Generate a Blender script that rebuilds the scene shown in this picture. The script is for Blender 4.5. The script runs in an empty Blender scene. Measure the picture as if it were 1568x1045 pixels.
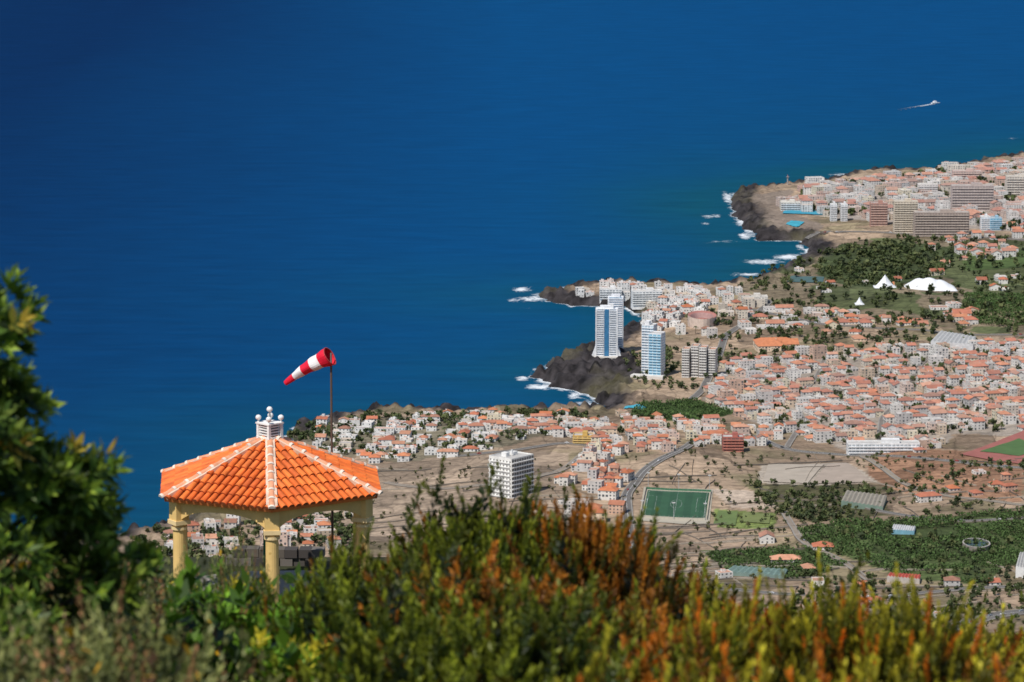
import bpy, math, random
import numpy as np
from mathutils import Vector, Matrix
random.seed(7); rng=np.random.default_rng(7)
S=bpy.context.scene
COL=S.collection
# ------------------------------------------------------------------ camera model (survey)
H=760.0; TH=math.radians(9.4); F=5800.0
def ray(u,v):
    a=(u-784.0)/F; b=-(v-522.5)/F
    return np.array([a, math.cos(TH)+b*math.sin(TH), -math.sin(TH)+b*math.cos(TH)])
def P0(u,v,z=0.0):
    d=ray(u,v); t=(z-H)/d[2]; return (d[0]*t,d[1]*t)
def at(u,v,D):
    d=ray(u,v); t=D/d[1]; return np.array([d[0]*t,D,H+d[2]*t])
# ------------------------------------------------------------------ noise
TAB=rng.random((256,256))
def vn(x,y):
    x=np.asarray(x,float); y=np.asarray(y,float)
    xi=np.floor(x).astype(np.int64); yi=np.floor(y).astype(np.int64)
    fx=x-xi; fy=y-yi; fx=fx*fx*(3-2*fx); fy=fy*fy*(3-2*fy)
    a=TAB[xi&255,yi&255]; b=TAB[(xi+1)&255,yi&255]; c=TAB[xi&255,(yi+1)&255]; d=TAB[(xi+1)&255,(yi+1)&255]
    return (a*(1-fx)+b*fx)*(1-fy)+(c*(1-fx)+d*fx)*fy
def fbm(x,y,o=3):
    r=0;a=.5;t=0
    for i in range(o):
        r=r+a*vn(x*2**i+17*i,y*2**i+31*i); t+=a; a*=.5
    return r/t
# ------------------------------------------------------------------ coastline
coast_px=[(-900,1080),(-300,930),(60,850),(200,822),(300,790),(370,735),(420,682),(470,655),(520,641),(575,632),(640,634),(700,636),(760,633),(830,634),(880,630),(925,634),
(935,622),(900,612),(868,596),(826,584),(816,570),(850,553),(880,545),(905,538),(925,530),(950,517),(962,503),(985,492),(980,478),(955,470),(930,471),(880,468),(845,463),(812,449),(862,447),
(870,441),(960,437),(1050,443),(1105,441),(1150,432),(1190,418),(1220,405),(1236,386),(1222,370),(1160,369),(1140,348),(1120,320),(1128,297),(1160,290),(1250,283),(1290,271),(1330,266),(1362,262),(1375,268),(1450,264),(1490,252),(1568,240),(1760,212),(2600,120)]
coast=[P0(u,v) for u,v in coast_px]
land=np.array(coast+[(9000,12000),(12000,-4000),(-9000,-4000),(-6000,1200)])
def inside(poly,x,y):
    poly=np.asarray(poly); r=np.zeros(x.shape,bool); n=len(poly)
    for i in range(n):
        x1,y1=poly[i]; x2,y2=poly[(i+1)%n]
        if y1==y2: continue
        c=((y1>y)!=(y2>y))&(x<(x2-x1)*(y-y1)/(y2-y1)+x1); r^=c
    return r
def sdist(x,y):
    x=np.asarray(x,float);y=np.asarray(y,float)
    d2=np.full(x.shape,1e18)
    for i in range(len(coast)-1):
        x1,y1=coast[i];x2,y2=coast[i+1];dx=x2-x1;dy=y2-y1
        t=np.clip(((x-x1)*dx+(y-y1)*dy)/(dx*dx+dy*dy),0,1)
        d2=np.minimum(d2,(x-x1-t*dx)**2+(y-y1-t*dy)**2)
    d=np.sqrt(d2); s=np.where(inside(land,x,y),d,-d)
    return s+ (fbm(x/45,y/60)-.5)*34+(vn(x/11,y/16)-.5)*12
PY=[-400,-20,0,22,30,50,62,70,85,92,105,130,300,600,1200,1800,2400,9000]
PZ=[800,761,757.6,752.2,750.3,746.0,742.5,741.1,740.9,736.5,731,716,630,500,290,165,105,60]
rockpoly=np.array([P0(u,v) for u,v in [(800,565),(850,540),(905,535),(956,556),(985,585),(935,632),(880,625),(810,595)]])
def height(x,y,s=None):
    x=np.asarray(x,float);y=np.asarray(y,float)
    if s is None: s=sdist(x,y)
    sp=np.maximum(s,0)
    h=9*(1-np.exp(-sp/22))+.05*np.minimum(sp,2200)+(fbm(x/160,y/220,2)-.5)*16*np.clip(sp/250,0,1)
    rk=np.exp(-(sp/55)**2)+inside(rockpoly,x,y)*.9
    h=h+np.abs(fbm(x/16,y/18)-.5)*34*np.clip(rk,0,1)*np.clip(sp/6,0,1)
    h=np.where(s<0,np.maximum(s*.35,-30),h)
    w=np.clip((2650-y)/800,0,1); w=w*w*(3-2*w)
    pr=np.interp(y,PY,PZ)+(fbm(x/90,y/90)-.5)*40*np.clip((y-150)/400,0,1)
    side=np.clip((x+.5)/4,0,1); side=side*side*(3-2*side)
    pr=pr-side*5*np.clip((y-42)/20,0,1)*np.clip((400-y)/200,0,1)
    return h*(1-w)+pr*w
_ty=np.concatenate([np.arange(2200,9500,5.0)])
def G(u,v):
    d=ray(u,v); t=_ty/d[1]; X=d[0]*t; Z=H+d[2]*t
    h=np.maximum(height(X,_ty),0)
    k=np.argmax(Z<=h)
    if k==0: k=len(_ty)-1
    a=Z[k-1]-h[k-1]; b=h[k]-Z[k]; f=a/(a+b+1e-9)
    return (X[k-1]+(X[k]-X[k-1])*f, _ty[k-1]+(_ty[k]-_ty[k-1])*f)
def GP(pl): return np.array([G(u,v) for u,v in pl])
# ------------------------------------------------------------------ materials
def newmat(name):
    m=bpy.data.materials.new(name); m.use_nodes=True; nt=m.node_tree
    return m,nt,nt.nodes['Principled BSDF']
def N(nt,t,**k):
    n=nt.nodes.new(t)
    for a,b in k.items(): setattr(n,a,b)
    return n
def attr_mat(name,rough=.85,nscale=.5,namp=.25,spec=.3,trans=0,attr='Col'):
    m,nt,b=newmat(name); L=nt.links
    a=N(nt,'ShaderNodeAttribute',attribute_name=attr)
    tc=N(nt,'ShaderNodeTexCoord'); no=N(nt,'ShaderNodeTexNoise'); no.inputs['Scale'].default_value=nscale; no.inputs['Detail'].default_value=4
    L.new(tc.outputs['Object'],no.inputs['Vector'])
    mr=N(nt,'ShaderNodeMapRange'); mr.inputs['From Min'].default_value=.25; mr.inputs['From Max'].default_value=.75
    mr.inputs['To Min'].default_value=1-namp; mr.inputs['To Max'].default_value=1+namp*.6
    L.new(no.outputs['Fac'],mr.inputs['Value'])
    vm=N(nt,'ShaderNodeVectorMath',operation='SCALE'); L.new(a.outputs['Color'],vm.inputs[0]); L.new(mr.outputs['Result'],vm.inputs['Scale'])
    L.new(vm.outputs[0],b.inputs['Base Color']); b.inputs['Roughness'].default_value=rough; b.inputs['Specular IOR Level'].default_value=spec
    if trans:
        tr=N(nt,'ShaderNodeBsdfTranslucent'); L.new(vm.outputs[0],tr.inputs['Color'])
        mx=N(nt,'ShaderNodeMixShader'); mx.inputs[0].default_value=trans
        L.new(b.outputs[0],mx.inputs[1]); L.new(tr.outputs[0],mx.inputs[2]); L.new(mx.outputs[0],nt.nodes['Material Output'].inputs['Surface'])
    return m
M_BLD=attr_mat('plaster_and_tile',.85,.22,.22)
M_LEAF=attr_mat('leaf',.5,3,.2,.35,.3)
M_FAR=attr_mat('distant_foliage',.8,.1,.25,.2,.1)
M_WOOD=attr_mat('bark',.9,8,.3)
M_PLAIN=attr_mat('painted',.6,4,.12)
M_TILE=attr_mat('clay_tile',.7,5,.3)
M_PITCH=attr_mat('turf',.9,.08,.15)
# ------------------------------------------------------------------ mesh helpers
class MB:
    def __init__(s): s.v=[];s.f=[];s.c=[]
    def face(s,pts,c):
        n=len(s.v); s.v.extend([tuple(p) for p in pts]); s.f.append(tuple(range(n,n+len(pts)))); s.c.append(c)
    def box(s,c,sz,col,rot=0,top=None,bottom=True):
        cx,cy,cz=c; a,b,h=sz[0]/2,sz[1]/2,sz[2]/2; cr,sr=math.cos(rot),math.sin(rot)
        P=[(cx+x*cr-y*sr,cy+x*sr+y*cr,cz+z) for z in(-h,h) for x,y in((-a,-b),(a,-b),(a,b),(-a,b))]
        n=len(s.v); s.v.extend(P)
        F_=[(4,5,6,7),(0,1,5,4),(1,2,6,5),(2,3,7,6),(3,0,4,7)]+([(3,2,1,0)] if bottom else [])
        for i,f in enumerate(F_): s.f.append(tuple(n+k for k in f)); s.c.append(top if (i==0 and top) else col)
    def tube(s,p,q,r0,r1,col,n=10,cap=True):
        p=Vector(p);q=Vector(q);d=(q-p).normalized(); a=d.orthogonal().normalized(); b=d.cross(a)
        k=len(s.v)
        for o,r in((p,r0),(q,r1)):
            for i in range(n):
                t=2*math.pi*i/n; s.v.append(tuple(o+a*math.cos(t)*r+b*math.sin(t)*r))
        for i in range(n): s.f.append((k+i,k+(i+1)%n,k+n+(i+1)%n,k+n+i)); s.c.append(col)
        if cap: s.f.append(tuple(k+n+i for i in range(n))); s.c.append(col); s.f.append(tuple(k+n-1-i for i in range(n))); s.c.append(col)
    def ball(s,c,r,col,n=12,m=8):
        for j in range(m):
            for i in range(n):
                q=[]
                for jj,ii in((j,i),(j,i+1),(j+1,i+1),(j+1,i)):
                    a=math.pi*jj/m; b=2*math.pi*ii/n
                    q.append((c[0]+r*math.sin(a)*math.cos(b),c[1]+r*math.sin(a)*math.sin(b),c[2]-r*math.cos(a)))
                s.face(q,col)
    def obj(s,name,mat,parent=None,loc=(0,0,0),rot=0,smooth=False):
        me=bpy.data.meshes.new(name); me.from_pydata(s.v,[],s.f)
        at_=me.attributes.new('Col','FLOAT_COLOR','FACE')
        at_.data.foreach_set('color',np.array([(c[0],c[1],c[2],1) for c in s.c],dtype=np.float32).ravel())
        me.materials.append(mat); 
        if smooth: me.shade_smooth()
        o=bpy.data.objects.new(name,me); COL.objects.link(o); o.location=loc; o.rotation_euler=(0,0,rot)
        if parent: o.parent=parent
        return o
def empty(name,loc=(0,0,0),rot=0):
    o=bpy.data.objects.new(name,None); COL.objects.link(o); o.location=loc; o.rotation_euler=(0,0,rot); return o
def quads_mesh(name,V,C,mat):
    V=np.asarray(V,np.float32); n=len(V); me=bpy.data.meshes.new(name)
    me.vertices.add(4*n); me.vertices.foreach_set('co',V.ravel())
    me.loops.add(4*n); me.loops.foreach_set('vertex_index',np.arange(4*n,dtype=np.int32))
    me.polygons.add(n); me.polygons.foreach_set('loop_start',np.arange(0,4*n,4,dtype=np.int32))
    me.update(calc_edges=True)
    a=me.attributes.new('Col','FLOAT_COLOR','FACE'); c=np.ones((n,4),np.float32); c[:,:3]=C; a.data.foreach_set('color',c.ravel())
    me.materials.append(mat); return me
def add(name,me,loc=(0,0,0),rot=(0,0,0),sc=(1,1,1),parent=None):
    o=bpy.data.objects.new(name,me); COL.objects.link(o); o.location=loc;o.rotation_euler=rot;o.scale=sc
    if parent:o.parent=parent
    return o
def grid_mesh(name,X,Y,Z,mat,attrs,smooth=True):
    r,c=X.shape; me=bpy.data.meshes.new(name); me.vertices.add(r*c)
    me.vertices.foreach_set('co',np.stack([X,Y,Z],-1).astype(np.float32).ravel())
    i=np.arange(r*c).reshape(r,c); q=np.stack([i[:-1,:-1],i[:-1,1:],i[1:,1:],i[1:,:-1]],-1).reshape(-1,4).astype(np.int32)
    me.loops.add(q.size); me.loops.foreach_set('vertex_index',q.ravel()); me.polygons.add(len(q)); me.polygons.foreach_set('loop_start',np.arange(0,q.size,4,dtype=np.int32))
    me.update(calc_edges=True)
    for k,(t,d) in attrs.items():
        a=me.attributes.new(k,t,'POINT'); a.data.foreach_set('color' if t=='FLOAT_COLOR' else 'value',d.astype(np.float32).ravel())
    if smooth: me.shade_smooth()
    me.materials.append(mat); return add(name,me)
# ------------------------------------------------------------------ zones
Z={}
def zone(n,px): Z[n]=GP(px)
zone('park',[(1165,395),(1240,385),(1330,365),(1640,360),(1640,530),(1450,500),(1270,480),(1180,465),(1130,445)])
zone('parkdark',[(1260,385),(1400,372),(1470,385),(1440,425),(1330,440),(1250,420)])
zone('banana_a',[(985,615),(1065,613),(1128,632),(1075,645),(1000,645),(965,632)])
zone('banana_b',[(1222,812),(1290,798),(1420,795),(1640,775),(1640,850),(1540,868),(1500,895),(1380,885),(1235,835)])
zone('banana_c',[(1070,842),(1230,838),(1300,865),(1215,888),(1110,878)])
zone('banana_d',[(1480,450),(1640,450),(1640,505),(1500,498),(1470,478)])
zone('banana_e',[(1470,385),(1640,378),(1640,408),(1480,415)])
zone('scrub',[(1140,740),(1325,742),(1370,790),(1250,800),(1190,790)])
zone('sandy',[(1165,712),(1295,708),(1345,738),(1240,744),(1160,740)])
zone('sandy2',[(1085,748),(1150,752),(1195,778),(1120,778)])
zone('drya',[(430,720),(700,698),(870,690),(872,750),(860,835),(380,840)])
zone('grass',[(1092,779),(1190,786),(1186,812),(1098,808)])
zone('tanb',[(965,800),(1090,800),(1180,830),(1060,850),(970,850)])
zone('redb',[(1330,690),(1500,690),(1568,712),(1568,770),(1400,760),(1330,735)])
zone('town',[(1110,555),(1260,535),(1640,520),(1640,668),(1470,665),(1420,690),(1300,692),(1150,645),(1080,610)])
zone('town2',[(1215,300),(1400,268),(1640,240),(1640,360),(1480,350),(1230,328)])
zone('cape',[(1135,300),(1215,290),(1210,325),(1260,345),(1235,365),(1165,366),(1135,330)])
zone('villas',[(430,655),(560,640),(880,632),(905,650),(860,668),(740,692),(640,708),(480,695)])
zcol={'park':(.10,.115,.05),'parkdark':(.065,.085,.035),'banana_a':(.06,.10,.03),'banana_b':(.07,.095,.035),'banana_c':(.07,.095,.035),'banana_d':(.07,.13,.04),'banana_e':(.08,.12,.04),'scrub':(.14,.13,.065),
'sandy':(.42,.36,.29),'sandy2':(.50,.40,.31),'drya':(.33,.25,.18),'grass':(.16,.20,.06),'tanb':(.30,.22,.155),'redb':(.32,.18,.11),'town':(.34,.29,.24),'town2':(.36,.31,.27),'cape':(.24,.19,.15),'villas':(.22,.19,.13)}
# ------------------------------------------------------------------ terrain
rows=np.concatenate([[-400,-100,-30],np.arange(-10,130,2.5),np.arange(130,2300,25),np.arange(2300,5200,5.5),np.arange(5200,7600,9),[7800,8500,9500,11500]])
cols=np.concatenate([[-2.2,-1,-.5,-.3,-.22],np.linspace(-.18,.19,600),[.22,.3,.5,1,2.2]])
X=cols[None,:]*(rows[:,None]+600); Y=np.repeat(rows[:,None],len(cols),1)
s=sdist(X,Y); ZZ=height(X,Y,s)
n1=fbm(X/300,Y/420); n2=fbm(X/60,Y/70); n3=fbm(X/9,Y/13)
base=np.stack([.30+.08*n1,.215+.07*n1,.148+.05*n1],-1)
grn=np.clip((n2-.52)*7,0,1)[...,None]*.5
base=base*(1-grn)+np.array([.14,.14,.065])*grn
wx=X+(fbm(X/25,Y/25,2)-.5)*14; wy=Y+(fbm(X/25+50,Y/25,2)-.5)*30
for k in ['town','town2','villas','cape','drya','tanb','redb','park','parkdark','scrub','banana_a','banana_b','banana_c','banana_d','banana_e','grass','sandy','sandy2']:
    soft=k in('town','town2','villas','cape','park','parkdark','scrub','drya','redb','tanb')
    p=Z[k]; m=inside(p,wx if soft else X,wy if soft else Y)
    base[m]=np.array(zcol[k])*(.8+.4*n2[m][:,None])
parkv=inside(Z['park'],X,Y)&(fbm(X/90+5,Y/200)>.53)&~inside(Z['parkdark'],wx,wy)
base[parkv]=np.array([.22,.175,.115])
rockm=np.clip(1-(s-26)/20,0,1)*(Y>2300)
rockm=np.maximum(rockm,inside(rockpoly,wx,wy)*1.0); rockm=np.clip(rockm,0,1)[...,None]
rc=np.array([.033,.029,.030])*(.3+2.8*np.clip(n3[...,None]-.2,0,1))+np.array([.05,.045,.02])*np.clip((n2[...,None]-.6)*6,0,1)
base=base*(1-rockm)+rc*rockm
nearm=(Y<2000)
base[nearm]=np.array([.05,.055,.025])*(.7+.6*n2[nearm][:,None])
field=np.where(rockm[...,0]>.3,0,1.0)
for k in('town','town2','sandy','sandy2','cape'): field=np.where(inside(Z[k],X,Y),.25,field)
rgba=np.concatenate([base,field[...,None]],-1)
m,nt,b=newmat('dry_ground'); L=nt.links
a=N(nt,'ShaderNodeAttribute',attribute_name='Col'); tc=N(nt,'ShaderNodeTexCoord')
mp=N(nt,'ShaderNodeMapping'); mp.inputs['Rotation'].default_value=(0,0,.35); mp.inputs['Scale'].default_value=(.017,.0105,0)
nz=N(nt,'ShaderNodeTexNoise'); nz.inputs['Scale'].default_value=.012
L.new(tc.outputs['Object'],nz.inputs['Vector']);
vs=N(nt,'ShaderNodeVectorMath',operation='SCALE'); vs.inputs['Scale'].default_value=45; L.new(nz.outputs['Color'],vs.inputs[0])
va=N(nt,'ShaderNodeVectorMath',operation='ADD'); L.new(tc.outputs['Object'],va.inputs[0]); L.new(vs.outputs[0],va.inputs[1]); L.new(va.outputs[0],mp.inputs['Vector'])
vo=N(nt,'ShaderNodeTexVoronoi',distance='CHEBYCHEV'); vo.inputs['Scale'].default_value=1; L.new(mp.outputs[0],vo.inputs['Vector'])
ve=N(nt,'ShaderNodeTexVoronoi',feature='DISTANCE_TO_EDGE'); ve.inputs['Scale'].default_value=1.9; L.new(mp.outputs[0],ve.inputs['Vector'])
sp=N(nt,'ShaderNodeSeparateColor'); L.new(vo.outputs['Color'],sp.inputs[0])
mr=N(nt,'ShaderNodeMapRange'); mr.inputs['To Min'].default_value=.62; mr.inputs['To Max'].default_value=1.35; L.new(sp.outputs[0],mr.inputs['Value'])
ed=N(nt,'ShaderNodeMapRange'); ed.inputs['From Max'].default_value=.035; ed.inputs['To Min'].default_value=.62; ed.inputs['To Max'].default_value=1; L.new(ve.outputs['Distance'],ed.inputs['Value'])
mu=N(nt,'ShaderNodeMath',operation='MULTIPLY'); L.new(mr.outputs[0],mu.inputs[0]); L.new(ed.outputs[0],mu.inputs[1])
wv=N(nt,'ShaderNodeTexWave',wave_type='BANDS',bands_direction='Y'); wv.inputs['Scale'].default_value=.009; wv.inputs['Distortion'].default_value=6; wv.inputs['Detail'].default_value=2; wv.inputs['Detail Scale'].default_value=.6
L.new(tc.outputs['Object'],wv.inputs['Vector'])
wr=N(nt,'ShaderNodeMapRange'); wr.inputs['From Max'].default_value=.16; wr.inputs['To Min'].default_value=.74; wr.inputs['To Max'].default_value=1; L.new(wv.outputs['Fac'],wr.inputs['Value'])
mu2=N(nt,'ShaderNodeMath',operation='MULTIPLY'); L.new(mu.outputs[0],mu2.inputs[0]); L.new(wr.outputs[0],mu2.inputs[1])
mixf=N(nt,'ShaderNodeMix'); L.new(a.outputs['Alpha'],mixf.inputs[0]); mixf.inputs[2].default_value=1; L.new(mu2.outputs[0],mixf.inputs[3])
fn=N(nt,'ShaderNodeTexNoise'); fn.inputs['Scale'].default_value=.13; fn.inputs['Detail'].default_value=6; fn.inputs['Roughness'].default_value=.65; L.new(tc.outputs['Object'],fn.inputs['Vector'])
fr=N(nt,'ShaderNodeMapRange'); fr.inputs['From Min'].default_value=.3; fr.inputs['From Max'].default_value=.7; fr.inputs['To Min'].default_value=.62; fr.inputs['To Max'].default_value=1.3; L.new(fn.outputs['Fac'],fr.inputs['Value'])
mu3=N(nt,'ShaderNodeMath',operation='MULTIPLY'); L.new(mixf.outputs[0],mu3.inputs[0]); L.new(fr.outputs[0],mu3.inputs[1])
sc=N(nt,'ShaderNodeVectorMath',operation='SCALE'); L.new(a.outputs['Color'],sc.inputs[0]); L.new(mu3.outputs[0],sc.inputs['Scale'])
L.new(sc.outputs[0],b.inputs['Base Color']); b.inputs['Roughness'].default_value=.95; b.inputs['Specular IOR Level'].default_value=.15
bp=N(nt,'ShaderNodeBump'); bp.inputs['Distance'].default_value=3; bp.inputs['Strength'].default_value=.45; L.new(fn.outputs['Fac'],bp.inputs['Height']); L.new(bp.outputs[0],b.inputs['Normal'])
M_GROUND=m
grid_mesh('terrain',X,Y,ZZ,M_GROUND,{'Col':('FLOAT_COLOR',rgba)})
# ------------------------------------------------------------------ sea
rows=np.concatenate([[-4000,500,2000,3000],np.arange(3300,4900,6),np.arange(4900,7000,9),np.linspace(7050,12000,60),np.linspace(13000,70000,20)])
cols=np.concatenate([[-2.5,-1.2,-.6,-.35,-.22],np.linspace(-.14,.17,470),[.22,.35,.6,1.2,2.5]])
X=cols[None,:]*(np.maximum(rows,0)[:,None]+800); Y=np.repeat(rows[:,None],len(cols),1)
s=sdist(X,Y); dsh=np.maximum(-s,0)
foam=np.exp(-dsh/16)*.66*np.clip(1.8*vn(X/60,Y/80)+.22,0,1.05)
for (u,v,ru,rv,st) in [(1116,305,10,14,1.),(1128,325,9,12,1.),(1137,340,14,10,1.),(1147,352,11,12,1.),(1140,362,10,6,1.),(1088,331,20,3.5,.92),(1170,401,36,5,1.),(1210,394,28,5,1.05),(1145,421,28,4,.95),(800,443,18,5,1.),(815,458,28,5,1.),(790,460,16,4,.85),(868,440,12,3,.8),
        (800,580,14,5,1.),(826,593,28,5,1.05),(820,566,10,4,.85),(880,605,14,8,1),(905,618,26,5,1.),(1130,303,9,4,.9),(1140,294,16,3,.9),(968,508,13,6,.9),(1548,212,16,2.5,.75),(1080,343,12,3,.75),(1225,378,9,5,.95),(1290,268,26,3.5,.9),(1180,289,40,2.5,.8),(640,631,60,2,.7),(1110,370,32,3,.78),(1085,372,18,2,.7),(810,472,20,3,.7)]:
    cx,cy=P0(u,v); x2,_=P0(u+ru,v); _,y2=P0(u,v-rv)
    q=((X-cx)/(x2-cx))**2+((Y-cy)/(y2-cy))**2
    foam=np.maximum(foam,st*.62*np.exp(-q*.5))
shal=np.exp(-dsh/170.)*.8+.55*np.exp(-dsh/600.)*np.clip((X-50)/300,0,1)
shal=np.clip(shal,0,1)*(.7+.6*fbm(X/200,Y/350))
m,nt,b=newmat('sea_water'); L=nt.links
tc=N(nt,'ShaderNodeTexCoord'); A1=N(nt,'ShaderNodeAttribute',attribute_name='shallow'); A2=N(nt,'ShaderNodeAttribute',attribute_name='foam')
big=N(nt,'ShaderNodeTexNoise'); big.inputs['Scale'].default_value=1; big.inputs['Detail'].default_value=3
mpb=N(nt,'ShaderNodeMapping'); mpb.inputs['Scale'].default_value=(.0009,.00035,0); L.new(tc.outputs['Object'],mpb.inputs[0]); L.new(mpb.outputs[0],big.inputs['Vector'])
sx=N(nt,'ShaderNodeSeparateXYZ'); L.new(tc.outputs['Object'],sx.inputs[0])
gx=N(nt,'ShaderNodeMapRange'); gx.inputs['From Min'].default_value=-1000; gx.inputs['From Max'].default_value=0; L.new(sx.outputs['X'],gx.inputs['Value'])  # sea darkens toward the left: lens vignetting painted into the water colour
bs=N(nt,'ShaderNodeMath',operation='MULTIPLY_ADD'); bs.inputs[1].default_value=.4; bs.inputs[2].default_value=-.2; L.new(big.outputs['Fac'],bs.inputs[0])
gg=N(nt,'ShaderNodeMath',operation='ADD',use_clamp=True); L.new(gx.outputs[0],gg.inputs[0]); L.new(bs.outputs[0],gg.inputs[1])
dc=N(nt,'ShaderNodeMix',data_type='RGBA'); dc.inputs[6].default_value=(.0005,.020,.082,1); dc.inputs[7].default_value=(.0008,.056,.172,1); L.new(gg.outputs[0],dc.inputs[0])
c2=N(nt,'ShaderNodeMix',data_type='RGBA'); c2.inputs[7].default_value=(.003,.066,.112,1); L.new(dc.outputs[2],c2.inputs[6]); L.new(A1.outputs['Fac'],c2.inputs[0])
mps=N(nt,'ShaderNodeMapping'); mps.inputs['Scale'].default_value=(.01,.03,0); mps.inputs['Rotation'].default_value=(0,0,.25); L.new(tc.outputs['Object'],mps.inputs[0])
sw=N(nt,'ShaderNodeTexNoise'); sw.inputs['Scale'].default_value=1; sw.inputs['Detail'].default_value=5; sw.inputs['Roughness'].default_value=.6; L.new(mps.outputs[0],sw.inputs['Vector'])
swr=N(nt,'ShaderNodeMapRange'); swr.inputs['From Min'].default_value=.3; swr.inputs['From Max'].default_value=.7; swr.inputs['To Min'].default_value=.88; swr.inputs['To Max'].default_value=1.12; L.new(sw.outputs['Fac'],swr.inputs['Value'])
c3=N(nt,'ShaderNodeVectorMath',operation='SCALE'); L.new(c2.outputs[2],c3.inputs[0]); L.new(swr.outputs[0],c3.inputs['Scale'])
fmp=N(nt,'ShaderNodeMapping'); fmp.inputs['Scale'].default_value=(.05,.035,0); L.new(tc.outputs['Object'],fmp.inputs[0])
fnz=N(nt,'ShaderNodeTexNoise'); fnz.inputs['Scale'].default_value=1; fnz.inputs['Detail'].default_value=7; fnz.inputs['Roughness'].default_value=.8; fnz.inputs['Distortion'].default_value=1.5; L.new(fmp.outputs[0],fnz.inputs['Vector'])
fa=N(nt,'ShaderNodeMath',operation='ADD'); L.new(fnz.outputs['Fac'],fa.inputs[0]); L.new(A2.outputs['Fac'],fa.inputs[1])
fm=N(nt,'ShaderNodeMapRange'); fm.inputs['From Min'].default_value=.94; fm.inputs['From Max'].default_value=1.16; L.new(fa.outputs[0],fm.inputs['Value'])
c4=N(nt,'ShaderNodeMix',data_type='RGBA'); c4.inputs[7].default_value=(.75,.78,.8,1); L.new(c3.outputs[0],c4.inputs[6]); L.new(fm.outputs[0],c4.inputs[0])
df=N(nt,'ShaderNodeBsdfDiffuse'); L.new(c4.outputs[2],df.inputs['Color']); gl=N(nt,'ShaderNodeBsdfGlossy'); gl.inputs['Roughness'].default_value=.3; gl.inputs['Color'].default_value=(.7,.9,1,1)
bp=N(nt,'ShaderNodeBump'); bp.inputs['Distance'].default_value=3; bp.inputs['Strength'].default_value=.6; L.new(sw.outputs['Fac'],bp.inputs['Height']); L.new(bp.outputs[0],gl.inputs['Normal'])
mx=N(nt,'ShaderNodeMixShader'); mx.inputs[0].default_value=.025; L.new(df.outputs[0],mx.inputs[1]); L.new(gl.outputs[0],mx.inputs[2]); L.new(mx.outputs[0],nt.nodes['Material Output'].inputs['Surface'])
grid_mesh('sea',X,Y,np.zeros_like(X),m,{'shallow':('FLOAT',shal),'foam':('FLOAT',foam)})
# ------------------------------------------------------------------ draped patches / roads
def patch(name,px,col,off=.7,nu=16,nv=16,mat=None,mb=None):
    p=GP(px); o=mb or MB()
    u=np.linspace(0,1,nu+1); Q=[[p[0]*(1-a)*(1-b)+p[1]*a*(1-b)+p[2]*a*b+p[3]*(1-a)*b for a in u] for b in np.linspace(0,1,nv+1)]
    Q=np.array(Q); h=np.maximum(height(Q[...,0],Q[...,1]),0)+off
    for j in range(nv):
        for i in range(nu):
            c=col(i/nu,j/nv) if callable(col) else col
            o.face([(Q[jj,ii,0],Q[jj,ii,1],h[jj,ii]) for jj,ii in((j,i),(j,i+1),(j+1,i+1),(j+1,i))],c)
    if mb is None: return o.obj(name,mat or M_PITCH),p
    return None,p
roads_w=[]
def road(px,w=8,name='road',col=(.15,.14,.13),line=False):
    p=GP(px); pts=[]
    for i in range(len(p)-1):
        n=max(2,int(np.linalg.norm(p[i+1]-p[i])/10))
        for k in range(n): pts.append(p[i]+(p[i+1]-p[i])*k/n)
    pts.append(p[-1]); pts=np.array(pts)
    for _ in range(6): pts[1:-1]=(pts[:-2]+2*pts[1:-1]+pts[2:])/4
    t=np.gradient(pts,axis=0); t/=np.linalg.norm(t,axis=1)[:,None]; nn=np.stack([-t[:,1],t[:,0]],-1)
    roads_w.append((pts,w))
    h=np.maximum.reduce([height(*(pts+nn*k).T) for k in(-w/2,0,w/2)])+.9
    o=MB()
    def strip(a,b,z,c):
        for i in range(len(pts)-1):
            q=[pts[i]+nn[i]*a,pts[i+1]+nn[i+1]*a,pts[i+1]+nn[i+1]*b,pts[i]+nn[i]*b]; zz=[h[i],h[i+1],h[i+1],h[i]]
            o.face([(q[k][0],q[k][1],zz[k]+z) for k in range(4)],c)
    strip(-w/2,w/2,0,col)
    strip(w/2,w/2+1.2,.12,(.30,.28,.25)); strip(-w/2-1.2,-w/2,.12,(.30,.28,.25))
    if line: strip(-.15,.15,.01,(.7,.7,.68))
    for sgn in(-1,1):
        for i in range(len(pts)-1):
            a=pts[i]+nn[i]*sgn*(w/2+1.2); b_=pts[i+1]+nn[i+1]*sgn*(w/2+1.2)
            o.face([(a[0],a[1],h[i]+.12),(b_[0],b_[1],h[i+1]+.12),(b_[0],b_[1],h[i+1]-3),(a[0],a[1],h[i]-3)],(.2,.17,.14))
    o.obj(name,M_PITCH)
    return pts,h,t
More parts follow.
